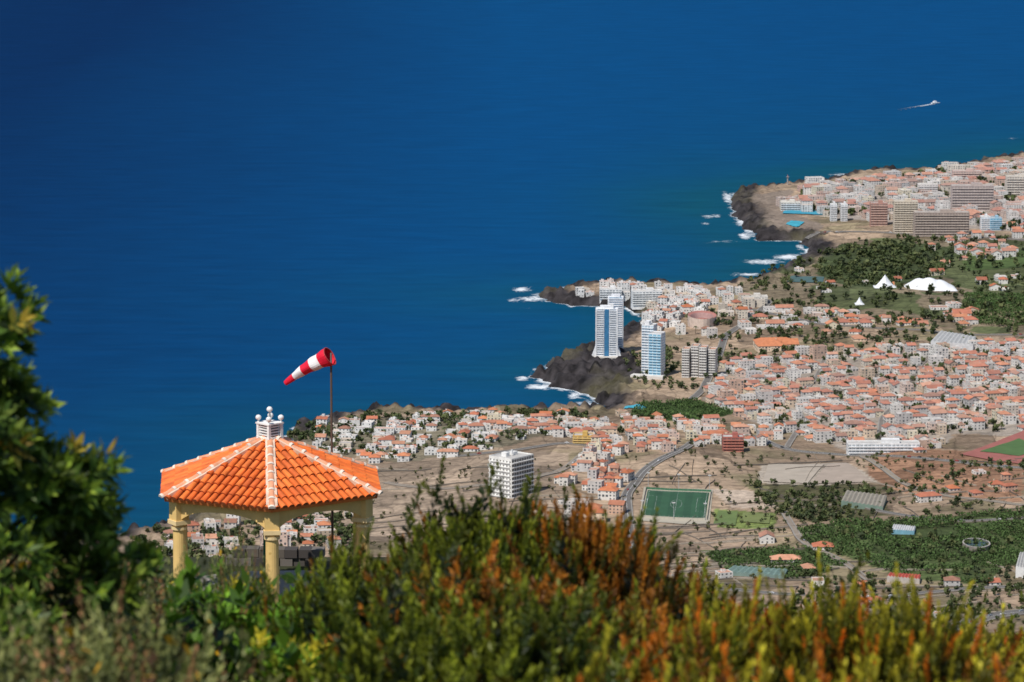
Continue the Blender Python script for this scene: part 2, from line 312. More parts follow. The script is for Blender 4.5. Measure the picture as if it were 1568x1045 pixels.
RD=[road([(970,860),(962,800),(958,758),(985,722),(1040,692),(1075,672),(1150,668)],8,line=True),
 road([(1150,668),(1200,690),(1300,698),(1420,704),(1568,718),(1640,722)],7,line=True),
 road([(1300,770),(1345,785),(1450,800),(1568,795),(1640,790)],5),
 road([(1075,902),(1200,912),(1330,918),(1450,905),(1640,900)],6),
 road([(1420,975),(1500,950),(1568,940),(1660,925)],14,line=True),
 road([(1180,460),(1150,490),(1110,515),(1095,560),(1075,600),(1060,612)],7),
 road([(590,740),(700,750),(800,738),(862,722),(900,690)],5,col=(.28,.23,.18)),
 road([(700,700),(800,690),(870,678),(960,690)],6),
 road([(1200,785),(1225,830),(1290,860),(1330,890)],4,col=(.28,.23,.18)),
 road([(1320,700),(1380,740),(1440,760),(1568,775)],4,col=(.30,.25,.19)),
 road([(1235,368),(1300,355),(1420,362),(1640,372)],8),
 road([(1130,470),(1270,500),(1400,505),(1640,520)],6),
 road([(1265,545),(1250,580),(1222,610),(1228,650),(1205,686)],4,col=(.19,.17,.15)),
 road([(1440,532),(1400,570),(1395,610),(1350,640),(1345,696)],4,col=(.19,.17,.15)),
 road([(1095,585),(1250,602),(1420,590),(1640,604)],5,col=(.19,.17,.15))]
# football pitch
pp=[(984,791),(1080,796),(1086,756),(992,752)]
ap=[(978,798),(1086,803),(1092,751),(986,747)]
patch('pitch_surround',ap,(.42,.38,.30),.6)
patch('football_pitch',pp,lambda a,b:(.03,.085,.045) if int(a*8)%2 else (.036,.10,.052),.9)
pw=GP(pp); mb=MB()
def bl(a,b): 
    q=pw[0]*(1-a)*(1-b)+pw[1]*a*(1-b)+pw[2]*a*b+pw[3]*(1-a)*b; return (q[0],q[1],float(height(q[0:1],q[1:2])[0]))
def pline(pts,w=.16,z=1.15,col=(.55,.6,.55)):
    for i in range(len(pts)-1):
        p=Vector(pts[i]);q=Vector(pts[i+1]); d=(q-p); n_=Vector((-d.y,d.x,0)).normalized()*w/2
        mb.face([p-n_+Vector((0,0,z)),q-n_+Vector((0,0,z)),q+n_+Vector((0,0,z)),p+n_+Vector((0,0,z))],col)
def seg(a,b,c,d,n=12): pline([bl(a+(c-a)*k/n,b+(d-b)*k/n) for k in range(n+1)])
for q in [(.03,.04,.97,.04),(.97,.04,.97,.96),(.97,.96,.03,.96),(.03,.96,.03,.04),(.5,.04,.5,.96),(.17,.25,.17,.75),(.03,.25,.17,.25),(.03,.75,.17,.75),(.83,.25,.83,.75),(.83,.25,.97,.25),(.83,.75,.97,.75)]: seg(*q)
pline([bl(.5+.09*math.cos(t),.5+.15*math.sin(t)) for t in np.linspace(0,2*math.pi,25)])
mb.obj('pitch_markings',M_PLAIN)
mb=MB()
for e in [((-.03,-.05),(1.03,-.05)),((1.03,-.05),(1.03,1.05)),((1.03,1.05),(-.03,1.05)),((-.03,1.05),(-.03,-.05))]:
    for k in range(14):
        a=e[0][0]+(e[1][0]-e[0][0])*k/14; b_=e[0][1]+(e[1][1]-e[0][1])*k/14; a2=e[0][0]+(e[1][0]-e[0][0])*(k+1)/14; b2=e[0][1]+(e[1][1]-e[0][1])*(k+1)/14
        p=bl(a,b_);q=bl(a2,b2); mb.face([p,q,(q[0],q[1],q[2]+2.6),(p[0],p[1],p[2]+2.6)],(.05,.16,.09) if e[0][1]>0 and e[1][1]>0 else (.5,.46,.38))
        mb.tube(p,(p[0],p[1],p[2]+4.5),.1,.1,(.3,.3,.3),4)
mb.obj('pitch_fence',M_PLAIN)
for g in(.03,.97):
    mb=MB(); p=bl(g,.44);q=bl(g,.56)
    for r in(p,q): mb.tube((r[0],r[1],r[2]+.9),(r[0],r[1],r[2]+3.4),.12,.12,(.85,.85,.85),6)
    mb.tube((p[0],p[1],p[2]+3.4),(q[0],q[1],q[2]+3.4),.12,.12,(.85,.85,.85),6); mb.obj('football_goal',M_PLAIN)
for a,b_ in((0,-.06),(.5,-.06),(1,-.06),(0,1.06),(.5,1.06),(1,1.06)):
    mb=MB(); p=bl(a,b_); mb.tube(p,(p[0],p[1],p[2]+16),.25,.15,(.5,.5,.5),6); mb.box((p[0],p[1],p[2]+16.3),(3,.5,1),(.6,.6,.6)); mb.obj('floodlight_mast',M_PLAIN)
patch('dirt_field',[(1168,738),(1236,742),(1262,712),(1176,712)],(.42,.36,.29),.7)
patch('dirt_field',[(1242,742),(1335,738),(1296,710),(1268,712)],(.38,.31,.25),.7)
patch('sports_court',[(1092,803),(1126,806),(1130,785),(1100,783)],(.13,.18,.06),.8)
patch('sports_court',[(1132,800),(1178,803),(1180,788),(1138,786)],(.17,.20,.07),.8)
patch('running_track',[(1470,697),(1568,712),(1640,690),(1568,660)],(.33,.12,.10),.8)
patch('running_track_infield',[(1500,693),(1560,700),(1600,688),(1560,673)],(.08,.15,.05),1.2)
patch('tennis_courts',[(1205,432),(1260,434),(1262,425),(1210,424)],(.07,.13,.13),.9)
patch('swimming_pool',[(1203,345),(1222,348),(1232,341),(1212,339)],(.05,.32,.42),1.2)
patch('swimming_pool',[(1198,328),(1265,330),(1262,321),(1205,320)],(.05,.30,.42),1.2)
patch('swimming_pool',[(955,628),(985,630),(990,625),(960,623)],(.06,.34,.45),1.2)
# ------------------------------------------------------------------ buildings
WALLS=[(.78,.75,.70)]*7+[(.74,.66,.55),(.74,.58,.42),(.72,.55,.46),(.60,.58,.56),(.62,.42,.31),(.76,.68,.50),(.68,.64,.60)]
ROOFT=[(.53,.18,.085),(.47,.16,.09),(.56,.22,.11),(.42,.15,.09),(.54,.27,.17),(.48,.20,.12),(.38,.19,.13)]
ROOFF=[(.54,.48,.43),(.48,.28,.21),(.60,.56,.52),(.42,.38,.35),(.50,.28,.20),(.56,.46,.38)]
def house(mb,x,y,z,w,d,fl,rot,tile,wall,roof,win=(.06,.07,.08)):
    h=fl*3.0; cr,sr=math.cos(rot),math.sin(rot)
    T=lambda a,b,c:(x+a*cr-b*sr,y+a*sr+b*cr,z+c)
    a,b=w/2,d/2; base=-4
    for (p,q) in (((-a,-b),(a,-b)),((a,-b),(a,b)),((a,b),(-a,b)),((-a,b),(-a,-b))):
        mb.face([T(p[0],p[1],base),T(q[0],q[1],base),T(q[0],q[1],h),T(p[0],p[1],h)],wall)
        L_=math.hypot(q[0]-p[0],q[1]-p[1]); n=max(1,int(L_/3.4)); ex=((q[0]-p[0])/L_,(q[1]-p[1])/L_); nx=(ex[1]*.05,-ex[0]*.05)
        for f in range(fl):
            for k in range(n):
                if random.random()<.18: continue
                c=(k+.5)*L_/n; ww=.5+random.random()*.35; z0=f*3+.9; z1=f*3+2.2
                if random.random()<.2: z0=f*3+.15; ww+=.3
                u0=(p[0]+ex[0]*(c-ww)+nx[0],p[1]+ex[1]*(c-ww)+nx[1]); u1=(p[0]+ex[0]*(c+ww)+nx[0],p[1]+ex[1]*(c+ww)+nx[1])
                mb.face([T(*u0,z0),T(*u1,z0),T(*u1,z1),T(*u0,z1)],win)
    if tile:
        o=.55; rh=min(w,d)*.25; A,B=a+o,b+o
        if random.random()<.6:
            if w>d: r0,r1=(-A+B,0),(A-B,0)
            else: r0,r1=(0,-B+A),(0,B-A)
            if w>d:
                mb.face([T(-A,-B,h),T(A,-B,h),T(*r1,h+rh),T(*r0,h+rh)],roof); mb.face([T(A,B,h),T(-A,B,h),T(*r0,h+rh),T(*r1,h+rh)],roof)
                mb.face([T(A,-B,h),T(A,B,h),T(*r1,h+rh)],roof); mb.face([T(-A,B,h),T(-A,-B,h),T(*r0,h+rh)],roof)
            else:
                mb.face([T(A,-B,h),T(A,B,h),T(*r1,h+rh),T(*r0,h+rh)],roof); mb.face([T(-A,B,h),T(-A,-B,h),T(*r0,h+rh),T(*r1,h+rh)],roof)
                mb.face([T(-A,-B,h),T(A,-B,h),T(*r0,h+rh)],roof); mb.face([T(A,B,h),T(-A,B,h),T(*r1,h+rh)],roof)
        else:
            mb.face([T(-A,-B,h-.1),T(A,-B,h-.1),T(A,0,h+rh),T(-A,0,h+rh)],roof); mb.face([T(A,B,h-.1),T(-A,B,h-.1),T(-A,0,h+rh),T(A,0,h+rh)],roof)
            mb.face([T(-a,-b,h-.05),T(-a,b,h-.05),T(-a,0,h+rh-.2)],wall); mb.face([T(a,b,h-.05),T(a,-b,h-.05),T(a,0,h+rh-.2)],wall)
        if random.random()<.4: mb.box(T(a*.4,b*.3,h+rh*.9),(.9,.9,1.6),wall,rot,bottom=False)
    else:
        mb.face([T(-a,-b,h-.6),T(a,-b,h-.6),T(a,b,h-.6),T(-a,b,h-.6)],roof)
        t=.25
        for (p,q,pi,qi) in (((-a,-b),(a,-b),(-a+t,-b+t),(a-t,-b+t)),((a,-b),(a,b),(a-t,-b+t),(a-t,b-t)),((a,b),(-a,b),(a-t,b-t),(-a+t,b-t)),((-a,b),(-a,-b),(-a+t,b-t),(-a+t,-b+t))):
            mb.face([T(*p,h),T(*q,h),T(*qi,h),T(*pi,h)],wall); mb.face([T(*pi,h),T(*qi,h),T(*qi,h-.6),T(*pi,h-.6)],wall)
        if random.random()<.7:
            ox,oy=random.uniform(-a*.5,a*.5),random.uniform(-b*.5,b*.5); c=T(ox,oy,h+.6)
            mb.box(c,(w*.28,d*.3,2.4),wall,rot,top=random.choice(ROOFT) if random.random()<.5 else None,bottom=False)
def near_road(x,y,m=4.5):
    for pts,w in roads_w:
        if np.min((pts[:,0]-x)**2+(pts[:,1]-y)**2)<(w/2+m)**2: return True
    return False
blocked=[]
def inpoly1(p,x,y): return bool(inside(p,np.array([x]),np.array([y]))[0])
def district(name,px,sx,sy,fl=(2,3),sz=(8,13),tile=.5,rot=0,keep=.9,walls=WALLS,street=5,haze_mix=0,pr=None):
    P=GP(px); c=P.mean(0); R=np.abs(P-c).max()*1.5; cr,sr=math.cos(rot),math.sin(rot); mb=MB(); k=0; XY=[]
    ni=int(R/sx); nj=int(R/sy)
    for i in range(-ni,ni+1):
        if street and i%street==0 : continue
        for j in range(-nj,nj+1):
            if street and j%(street+3)==0: continue
            if random.random()>keep: continue
            a=i*sx+random.uniform(-.28,.28)*sx; b_=j*sy+random.uniform(-.28,.28)*sy
            b_+=14*math.sin(a/70.)
            XY.append((c[0]+a*cr-b_*sr,c[1]+a*sr+b_*cr))
    XY=np.array(XY); XY=XY[inside(P,XY[:,0]+(fbm(XY[:,0]/30,XY[:,1]/30,2)-.5)*50,XY[:,1]+(fbm(XY[:,0]/30+9,XY[:,1]/30,2)-.5)*70)]
    hs=height(XY[:,0],XY[:,1]); sd=sdist(XY[:,0],XY[:,1])
    for (x,y),z,s_ in zip(XY,hs,sd):
        if s_<12 or near_road(x,y) : continue
        if any(inpoly1(q,x,y) for q in blocked): continue
        if fl[1]>=3 and float(vn(x/28.+40,y/45.))>.88: continue
        w=random.uniform(*sz); d=random.uniform(*sz)
        if random.random()<.2: w*=1.8
        tl=tile*(.4+1.2*float(vn(x/90.+3,y/120.)))
        ti=random.random()<tl; f=random.randint(*fl)
        if fl[1]>=3 and random.random()<.05: f+=2; w*=1.4; ti=False
        wall=random.choice(walls); g=random.uniform(.80,1.05); wall=tuple(min(.83,q*g) for q in wall)
        rf=random.choice(ROOFT if ti else ROOFF); g=random.uniform(.78,1.12); rf=tuple(q*g for q in rf)
        if haze_mix: wall=tuple(q*(1-haze_mix)+.5*haze_mix for q in wall); rf=tuple(q*(1-haze_mix)+.42*haze_mix for q in rf)  # distance haze mixed into wall, roof and window colours
        wn=tuple(q*(1-haze_mix*1.3)+.3*haze_mix for q in (.09,.10,.11))
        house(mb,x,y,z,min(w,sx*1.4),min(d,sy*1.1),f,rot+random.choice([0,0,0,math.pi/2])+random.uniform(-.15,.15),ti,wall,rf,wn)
    mb.obj(name,M_BLD); return P
for q in [ap,[(1165,742),(1340,742),(1300,706),(1170,708)],[(1470,697),(1568,712),(1640,690),(1568,660),(1490,668)],[(740,760),(825,768),(825,735),(745,735)],[(905,556),(955,556),(955,535),(905,535)],[(970,585),(1022,585),(1018,560),(972,560)],[(1040,585),(1105,585),(1100,560),(1040,560)],
          [(1036,512),(1114,512),(1106,478),(1044,478)],[(1360,362),(1490,366),(1490,348),(1360,345)],[(1150,540),(1230,540),(1225,522),(1155,522)],[(1450,330),(1525,330),(1520,318),(1450,318)]]: blocked.append(GP(q))
WW=[(.80,.79,.76)]*6+[(.73,.64,.52)]
district('puerto_town_buildings',[(1195,308),(1240,290),(1300,285),(1400,273),(1480,263),(1568,250),(1660,238),(1660,352),(1568,352),(1480,348),(1300,334),(1230,325)],19,24,(3,5),(12,20),.36,.2,.9,haze_mix=.24,walls=WALLS+[(.6,.36,.28),(.62,.46,.38),(.7,.5,.42)])
district('punta_village_houses',[(860,446),(960,439),(1050,445),(1140,446),(1125,460),(1050,475),(1010,472),(960,464),(900,459)],12,15,(2,3),(8,12),.15,.1,.92,walls=WW,street=6,haze_mix=.06)
district('punta_village_houses',[(988,466),(1060,470),(1085,488),(1030,505),(985,500)],12,15,(2,3),(8,12),.15,-.3,.9,walls=WW,street=6,haze_mix=.06)
district('hillside_town_houses',[(1115,560),(1180,552),(1260,543),(1350,533),(1640,528),(1640,662),(1470,660),(1420,690),(1300,690),(1240,678),(1150,645),(1085,612),(1090,580)],12.5,15.5,(1,3),(8,13),.62,.25,.92,haze_mix=.12,street=6)
district('villa_houses',[(440,658),(560,645),(700,638),(880,634),(905,650),(860,668),(740,690),(640,708),(560,705),(480,692)],15,20,(1,2),(8,13),.3,-.15,.85,walls=WW)
district('terraced_row_houses',[(690,655),(905,650),(1100,650),(1195,662),(1180,684),(1000,690),(960,700),(900,686),(860,675),(760,668)],11.5,18,(2,3),(8,11),.5,.05,.9,haze_mix=.05)
district('terraced_row_houses',[(885,690),(958,692),(950,735),(925,765),(868,748)],10,17,(2,3),(8,10),.8,-.35,.95,street=5)
district('apartment_houses',[(880,770),(950,774),(948,808),(878,800)],20,34,(3,3),(12,18),.9,-.2,.9,street=0)
district('orange_roof_houses',[(1130,475),(1270,472),(1380,485),(1440,465),(1500,480),(1490,503),(1300,500),(1150,507)],16,24,(1,2),(10,18),.85,.1,.8,haze_mix=.06)
district('orange_roof_houses',[(1400,372),(1568,350),(1660,350),(1660,395),(1450,402)],20,30,(1,3),(9,15),.75,0,.7,haze_mix=.14)
district('orange_roof_houses',[(1500,428),(1660,420),(1660,446),(1510,448)],20,34,(1,2),(10,16),.85,0,.6)
district('orange_roof_houses',[(1240,512),(1340,514),(1340,524),(1245,522)],20,30,(1,2),(10,16),.95,0,.8)
district('park_villas',[(1240,400),(1440,395),(1500,450),(1300,470),(1200,450)],45,90,(1,2),(9,14),.6,.2,.6,street=0)
district('mid_town_houses',[(1040,472),(1140,456),(1185,466),(1140,512),(1065,520),(1030,505)],16,24,(2,4),(9,15),.4,.1,.75)
district('cliff_houses',[(235,822),(330,802),(420,790),(520,790),(540,835),(240,855)],17,22,(1,3),(9,13),.35,.1,.85)
district('farm_houses',[(1180,835),(1640,848),(1640,925),(1250,910)],34,60,(1,2),(9,16),.5,.1,.45,street=0)
district('farm_houses',[(1340,742),(1640,700),(1640,770),(1400,775)],36,60,(1,2),(8,14),.4,.3,.5,street=0)
district('farm_houses',[(620,712),(860,700),(870,820),(620,820)],60,110,(1,1),(6,10),.3,.3,.3,street=0)
district('farm_houses',[(955,640),(1060,655),(1080,640),(950,625)],30,50,(1,2),(8,12),.4,.3,.4,street=0)
district('farm_houses',[(960,860),(1300,900),(1500,990),(960,960)],45,60,(1,2),(8,13),.4,.3,.35,street=0)
def place(u,v):
    x,y=G(u,v); return x,y,float(height(np.array([x]),np.array([y]))[0])
def mpx(y): return math.hypot(y,H)/F
def slab(mb,w,d,fl,wall,bandc,win,fh=3.1,cx=0,cy=0,bays=None,bal=True,roof=(.5,.48,.45),z0=0,sides=True):
    h=fl*fh; mb.box((cx,cy,z0+h/2-3),(w,d,h+6),wall,top=roof)
    for sgn in(-1,1):
        n=bays or max(2,int(w/4))
        for f in range(fl):
            zc=z0+f*fh
            for k in range(n):
                xc=cx-w/2+(k+.5)*w/n; y0=cy+sgn*(d/2+.06)
                q=[(xc-w/n*.4,y0,zc+.5),(xc+w/n*.4,y0,zc+.5),(xc+w/n*.4,y0,zc+fh-.4),(xc-w/n*.4,y0,zc+fh-.4)]
                mb.face(q if sgn<0 else q[::-1],win)
            if bal: mb.box((cx,cy+sgn*(d/2+.7),zc+.45),(w*.97,1.2,1.0),bandc)
    if sides:
        n=max(2,int(d/4))
        for sgn in(-1,1):
            for f in range(fl):
                for k in range(n):
                    yc=cy-d/2+(k+.5)*d/n; x0=cx+sgn*(w/2+.06); zc=z0+f*fh
                    q=[(x0,yc-.8,zc+1),(x0,yc+.8,zc+1),(x0,yc+.8,zc+2.4),(x0,yc-.8,zc+2.4)]
                    mb.face(q if sgn>0 else q[::-1],win)
    for sgn in(-1,1):
        mb.box((cx+sgn*(w/2-.2),cy,z0+h+.5),(.4,d,1),wall); mb.box((cx,cy+sgn*(d/2-.2),z0+h+.5),(w-.8,.4,1),wall)
# twin tower hotel
x,y,z=place(929,547); k=mpx(y)
mb=MB(); W=34*k; Ht=76*k; fl=22; fh=Ht/fl; wh=(.80,.81,.82)
mb.box((0,0,Ht/2-4),(W,15,Ht+8),wh)
for f in range(fl):
    zc=f*fh
    mb.box((0,-7.9,zc+fh/2),(W*.2,.8,fh*.93),(.05,.20,.38))
    for sg in(-1,1):
        mb.face([(sg*W*.28-W*.14,-7.56,zc+fh*.42),(sg*W*.28+W*.14,-7.56,zc+fh*.42),(sg*W*.28+W*.14,-7.56,zc+fh*.95),(sg*W*.28-W*.14,-7.56,zc+fh*.95)],(.30,.36,.42))
        mb.box((sg*W*.28,-8.0,zc+fh*.2),(W*.32,1.0,fh*.42),(.8,.82,.84))
    for yy in(-4,0,4): 
        for sg in (-1,1):
            q=[(sg*(W/2+.05),yy-.9,zc+1),(sg*(W/2+.05),yy+.9,zc+1),(sg*(W/2+.05),yy+.9,zc+2.4),(sg*(W/2+.05),yy-.9,zc+2.4)]
            mb.face(q,(.25,.35,.45))
for sg in(-1,1): mb.box((sg*W*.475,-8.1,Ht/2),(W*.05,1.4,Ht),wh)
mb.box((0,0,Ht+1.6),(W*.6,9,3.2),wh); mb.box((W*.2,0,Ht+4.3),(W*.2,6,2.2),(.7,.7,.7))
W2=24*k; H2=86*k
mb.box((W*.36,40,H2/2-4),(W2,15,H2+8),(.76,.78,.80))
for f in range(25):
    zc=f*H2/25
    mb.box((W*.36,32.1,zc+1),(W2*.9,.9,1.2),(.82,.83,.85)); mb.face([(W*.36-W2*.42,32.44,zc+1.7),(W*.36+W2*.42,32.44,zc+1.7),(W*.36+W2*.42,32.44,zc+3.0),(W*.36-W2*.42,32.44,zc+3.0)],(.22,.34,.45))
mb.box((W*.36,40,H2+1.5),(W2*.55,9,3),(.75,.76,.78))
mb.box((0,-12,-.5),(W*1.1,10,6),(.62,.58,.52)); mb.box((W*.1,-20,-3),(W*1.5,7,4),(.45,.38,.32),top=(.3,.22,.18))
for j in range(7): mb.face([(-W*.5+j*W/6-1.6,-17.05,-1.5),(-W*.5+j*W/6+1.6,-17.05,-1.5),(-W*.5+j*W/6+1.6,-17.05,1.6),(-W*.5+j*W/6-1.6,-17.05,1.6)],(.08,.09,.10))
for sg in(-1,1): mb.face([(sg*W*.5,-7.7,14),(sg*W*.5,-7.7,1),(sg*W*.68,-7.7,1)],wh); mb.face([(sg*W*.5,7,14),(sg*W*.5,-7.7,14),(sg*W*.68,-7.7,1),(sg*W*.68,7,1)],wh)
mb.obj('twin_tower_hotel',M_BLD,loc=(x,y,z),rot=-.05)
x,y,z=place(998,577); k=mpx(y); mb=MB()
fl=16; fh=68*k/fl
slab(mb,20*k,16,fl,(.80,.81,.82),(.50,.68,.78),(.20,.42,.55),fh,cx=8*k,cy=0)
slab(mb,19*k,14,fl+2,(.80,.81,.82),(.80,.82,.84),(.35,.45,.52),fh,cx=-11.5*k,cy=17,bays=4)
mb.box((-14*k,17,(fl+2)*fh+2.4),(7*k,8,4),(.8,.8,.8)); mb.box((0,-14,0),(52*k,12,8),(.68,.65,.6))
mb.obj('white_blue_hotel',M_BLD,loc=(x,y,z),rot=-.35)
x,y,z=place(1071,577); k=mpx(y); mb=MB()
for i,(cx,hh,yy) in enumerate([(-20,43,0),(-7,47,5),(6,46,2),(19,42,7)]):
    slab(mb,11.5*k,16,11,(.66,.63,.58),(.75,.73,.69),(.22,.21,.21),hh*k/11,cx=cx*k,cy=yy,bays=3,roof=(.5,.25,.16))
mb.obj('beige_apartment_block',M_BLD,loc=(x,y,z),rot=-.2)
x,y,z=place(783,757); k=mpx(y); mb=MB()
slab(mb,52*k,28,9,(.80,.79,.75),(.82,.81,.78),(.16,.15,.14),60*k/9,cx=0,cy=0,bays=9)
mb.box((-10*k,2,60*k+2),(8*k,6,4),(.8,.79,.76)); mb.box((9*k,2,60*k+1.6),(10*k,5,3),(.78,.77,.74)); mb.box((0,-1,60*k+3.6),(1,1,5),(.7,.7,.7))
for f in range(9):
    zc=f*60*k/9
    mb.box((-26.6*k,0,zc+.5),(1.6,24,1),(.82,.81,.78))
mb.obj('white_apartment_block',M_BLD,loc=(x,y,z),rot=math.radians(50))
def far_hotel(name,u,v,wpx,hpx,fl,wall,band,win,rot=0,dep=16,bays=None):
    x,y,z=place(u,v); k=mpx(y); mb=MB()
    slab(mb,wpx*k,dep,fl,wall,band,win,hpx*k/fl,bays=bays); mb.box((wpx*k*.1,0,hpx*k+2),(wpx*k*.25,dep*.5,4),wall)
    mb.obj(name,M_BLD,loc=(x,y,z),rot=rot)
far_hotel('tall_beige_hotel',1386,356,36,48,14,(.66,.57,.45),(.74,.66,.54),(.32,.28,.24))
far_hotel('long_brown_hotel',1441,361,84,36,9,(.44,.36,.31),(.53,.45,.39),(.24,.20,.18))
far_hotel('slim_white_tower_block',1276,338,10,25,9,(.76,.77,.77),(.78,.78,.78),(.4,.42,.44))
far_hotel('slim_white_tower_block',1292,338,10,25,9,(.76,.77,.77),(.78,.78,.78),(.4,.42,.44))
far_hotel('long_grey_hotel',1488,322,64,38,9,(.50,.42,.39),(.56,.49,.45),(.32,.28,.27))
far_hotel('white_seafront_hotel',1508,352,14,20,7,(.78,.78,.78),(.8,.8,.8),(.35,.45,.55))
far_hotel('blue_glass_hotel',1524,352,18,18,6,(.35,.55,.68),(.5,.66,.75),(.1,.3,.45))
far_hotel('cream_seafront_hotel',1210,322,30,12,4,(.74,.7,.62),(.7,.72,.74),(.3,.3,.3))
far_hotel('red_brown_block',1345,345,26,34,9,(.46,.25,.20),(.60,.42,.35),(.28,.2,.18))
far_hotel('pink_block',1480,282,44,20,6,(.60,.44,.39),(.66,.52,.46),(.34,.29,.27))
far_hotel('cream_hotel',1560,300,40,30,8,(.66,.6,.52),(.7,.65,.58),(.34,.32,.3))
far_hotel('white_hotel',1420,300,30,18,6,(.74,.7,.66),(.75,.72,.7),(.37,.35,.34))
far_hotel('peninsula_apartment_block',935,458,34,14,4,(.80,.79,.77),(.82,.82,.8),(.25,.28,.3))
far_hotel('peninsula_apartment_block',990,466,46,20,6,(.80,.79,.77),(.82,.82,.8),(.25,.28,.3),rot=.1)
far_hotel('cream_corner_hotel',1155,466,40,12,4,(.70,.66,.60),(.75,.72,.66),(.25,.25,.25))
far_hotel('red_office_block',1122,690,32,22,5,(.42,.14,.11),(.50,.2,.15),(.18,.11,.10))
far_hotel('white_long_hall',1352,692,110,14,3,(.80,.80,.79),(.82,.82,.82),(.35,.38,.4),bays=18)
far_hotel('ochre_block',893,680,30,14,4,(.62,.40,.12),(.7,.5,.2),(.25,.18,.1),rot=-.1)
x,y,z=place(1190,535); k=mpx(y); mb=MB()
for cx,cy,w,d,h in[(-10,0,44,26,5),(18,8,30,22,4.5),(0,26,60,16,4.5),(0,8,13,13,9)]:
    house(mb,cx*k,cy,0,w*k,d,2 if h<8 else 3,0,True,(.75,.6,.45),(.56,.21,.10))
mb.obj('orange_roofed_complex',M_BLD,loc=(x,y,z),rot=.1)
mb=MB(); x,y,z=place(1075,497); k=mpx(y)
for i in range(28):
    t0,t1=2*math.pi*i/28,2*math.pi*(i+1)/28
    for r0,r1,z0,z1,c in((22,22,-3,12,(.62,.5,.42)),(22,18,12,10.5,(.42,.18,.15)),(18,13,10.5,5,(.36,.22,.20))):
        P=lambda r,t,zz:(r*k*math.cos(t),r*k*1.9*math.sin(t),zz)
        mb.face([P(r0,t0,z0),P(r0,t1,z0),P(r1,t1,z1),P(r1,t0,z1)],c)
mb.face([(13*k*math.cos(2*math.pi*i/28),24.7*k*math.sin(2*math.pi*i/28),4.9) for i in range(28)],(.42,.17,.14)); mb.obj('round_arena',M_BLD,loc=(x,y,z))
def tent(u,v,wpx,hpx,dep,peaks):
    x,y,z=place(u,v); k=mpx(y); mb=MB(); nx,ny=36,10; W=wpx*k; Hh=hpx*k
    def f(a,b):
        if peaks==1: e=max(0,1-abs(a*2-1))**1.3*max(0,1-abs(b*2-1))**.8*1.05; r=1
        else:
            e=max(0,1-abs(a*2-1)**2.2)**.75*max(0,1-abs(b*2-1)**2)**.7; r=(.86+.14*abs(math.cos(math.pi*peaks*a)))*(1.15-a*.4)
        return ((a-.5)*W,(b-.5)*dep,Hh*e*r)
    for i in range(nx):
        for j in range(ny): mb.face([f(i/nx,j/ny),f((i+1)/nx,j/ny),f((i+1)/nx,(j+1)/ny),f(i/nx,(j+1)/ny)],(.80,.81,.82))
    mb.box((0,0,-1.5),(W*.98,dep*.98,3),(.8,.8,.8))
    mb.obj('white_event_tent',M_PLAIN,loc=(x,y,z+.5),smooth=False)
tent(1424,443,80,18,40,4); tent(1355,440,34,18,26,1); tent(1316,466,14,10,14,1)
mb=MB(); c=GP([(1320,266),(1345,262),(1364,257)])
for i in range(len(c)-1):
    for t in np.linspace(0,1,14):
        p=c[i]*(1-t)+c[i+1]*t
        for _ in range(4): mb.box((p[0]+random.uniform(-7,7),p[1]+random.uniform(-9,9),random.uniform(0,4)),(5,6,5),random.choice([(.25,.23,.21),(.4,.37,.34),(.12,.11,.1)]),random.random()*3)
mb.obj('breakwater',M_BLD)
x,y,z=place(1206,283); mb=MB(); mb.tube((0,0,-2),(0,0,12),1.2,1.,(.35,.33,.33),8); mb.box((0,0,12.6),(4,4,1.2),(.3,.28,.28)); mb.tube((0,0,13),(0,0,16),.7,.5,(.4,.2,.2),8); mb.obj('harbour_beacon_tower',M_BLD,loc=(x,y,z))
def shed(name,px,h,top,wall):
    p=GP(px); z=[float(height(np.array([a]),np.array([b]))[0]) for a,b in p]; zt=max(z)+h; mb=MB(); n=10
    for i in range(n):
        a,b_=i/n,(i+1)/n; A=p[0]*(1-a)+p[1]*a; B=p[0]*(1-b_)+p[1]*b_; C=p[3]*(1-b_)+p[2]*b_; D=p[3]*(1-a)+p[2]*a; Mx=(A+B)/2; My=(C+D)/2
        mb.face([(*A,zt),(*Mx,zt+1),(*My,zt+1),(*D,zt)],top); mb.face([(*Mx,zt+1),(*B,zt),(*C,zt),(*My,zt+1)],tuple(q*.9 for q in top))
        mb.face([(*A,min(z)-3),(*B,min(z)-3),(*B,zt),(*Mx,zt+1),(*A,zt)],wall)
    for i in(0,1,2,3):
        a=p[i];b_=p[(i+1)%4]
        if i: mb.face([(*a,min(z)-3),(*b_,min(z)-3),(*b_,zt),(*a,zt)],wall)
    mb.obj(name,M_BLD)
shed('greenhouse',[(1110,881),(1200,888),(1206,880),(1122,873)],3,(.17,.25,.22),(.2,.28,.25))
shed('greenhouse',[(1288,778),(1352,782),(1358,768),(1296,766)],3,(.30,.27,.22),(.18,.25,.2))
shed('greenhouse',[(1365,818),(1400,819),(1402,812),(1368,811)],3,(.6,.6,.6),(.2,.4,.5))
shed('long_shed',[(1358,892),(1408,895),(1410,888),(1362,886)],4,(.5,.1,.07),(.5,.45,.4))
shed('large_warehouse',[(1425,535),(1490,537),(1495,524),(1440,520)],6,(.45,.45,.44),(.6,.6,.6))
shed('large_warehouse',[(1555,885),(1600,890),(1600,858),(1561,862)],8,(.45,.44,.42),(.7,.69,.67))
x,y,z=place(1495,838); mb=MB(); k=mpx(y)
R_=21*k
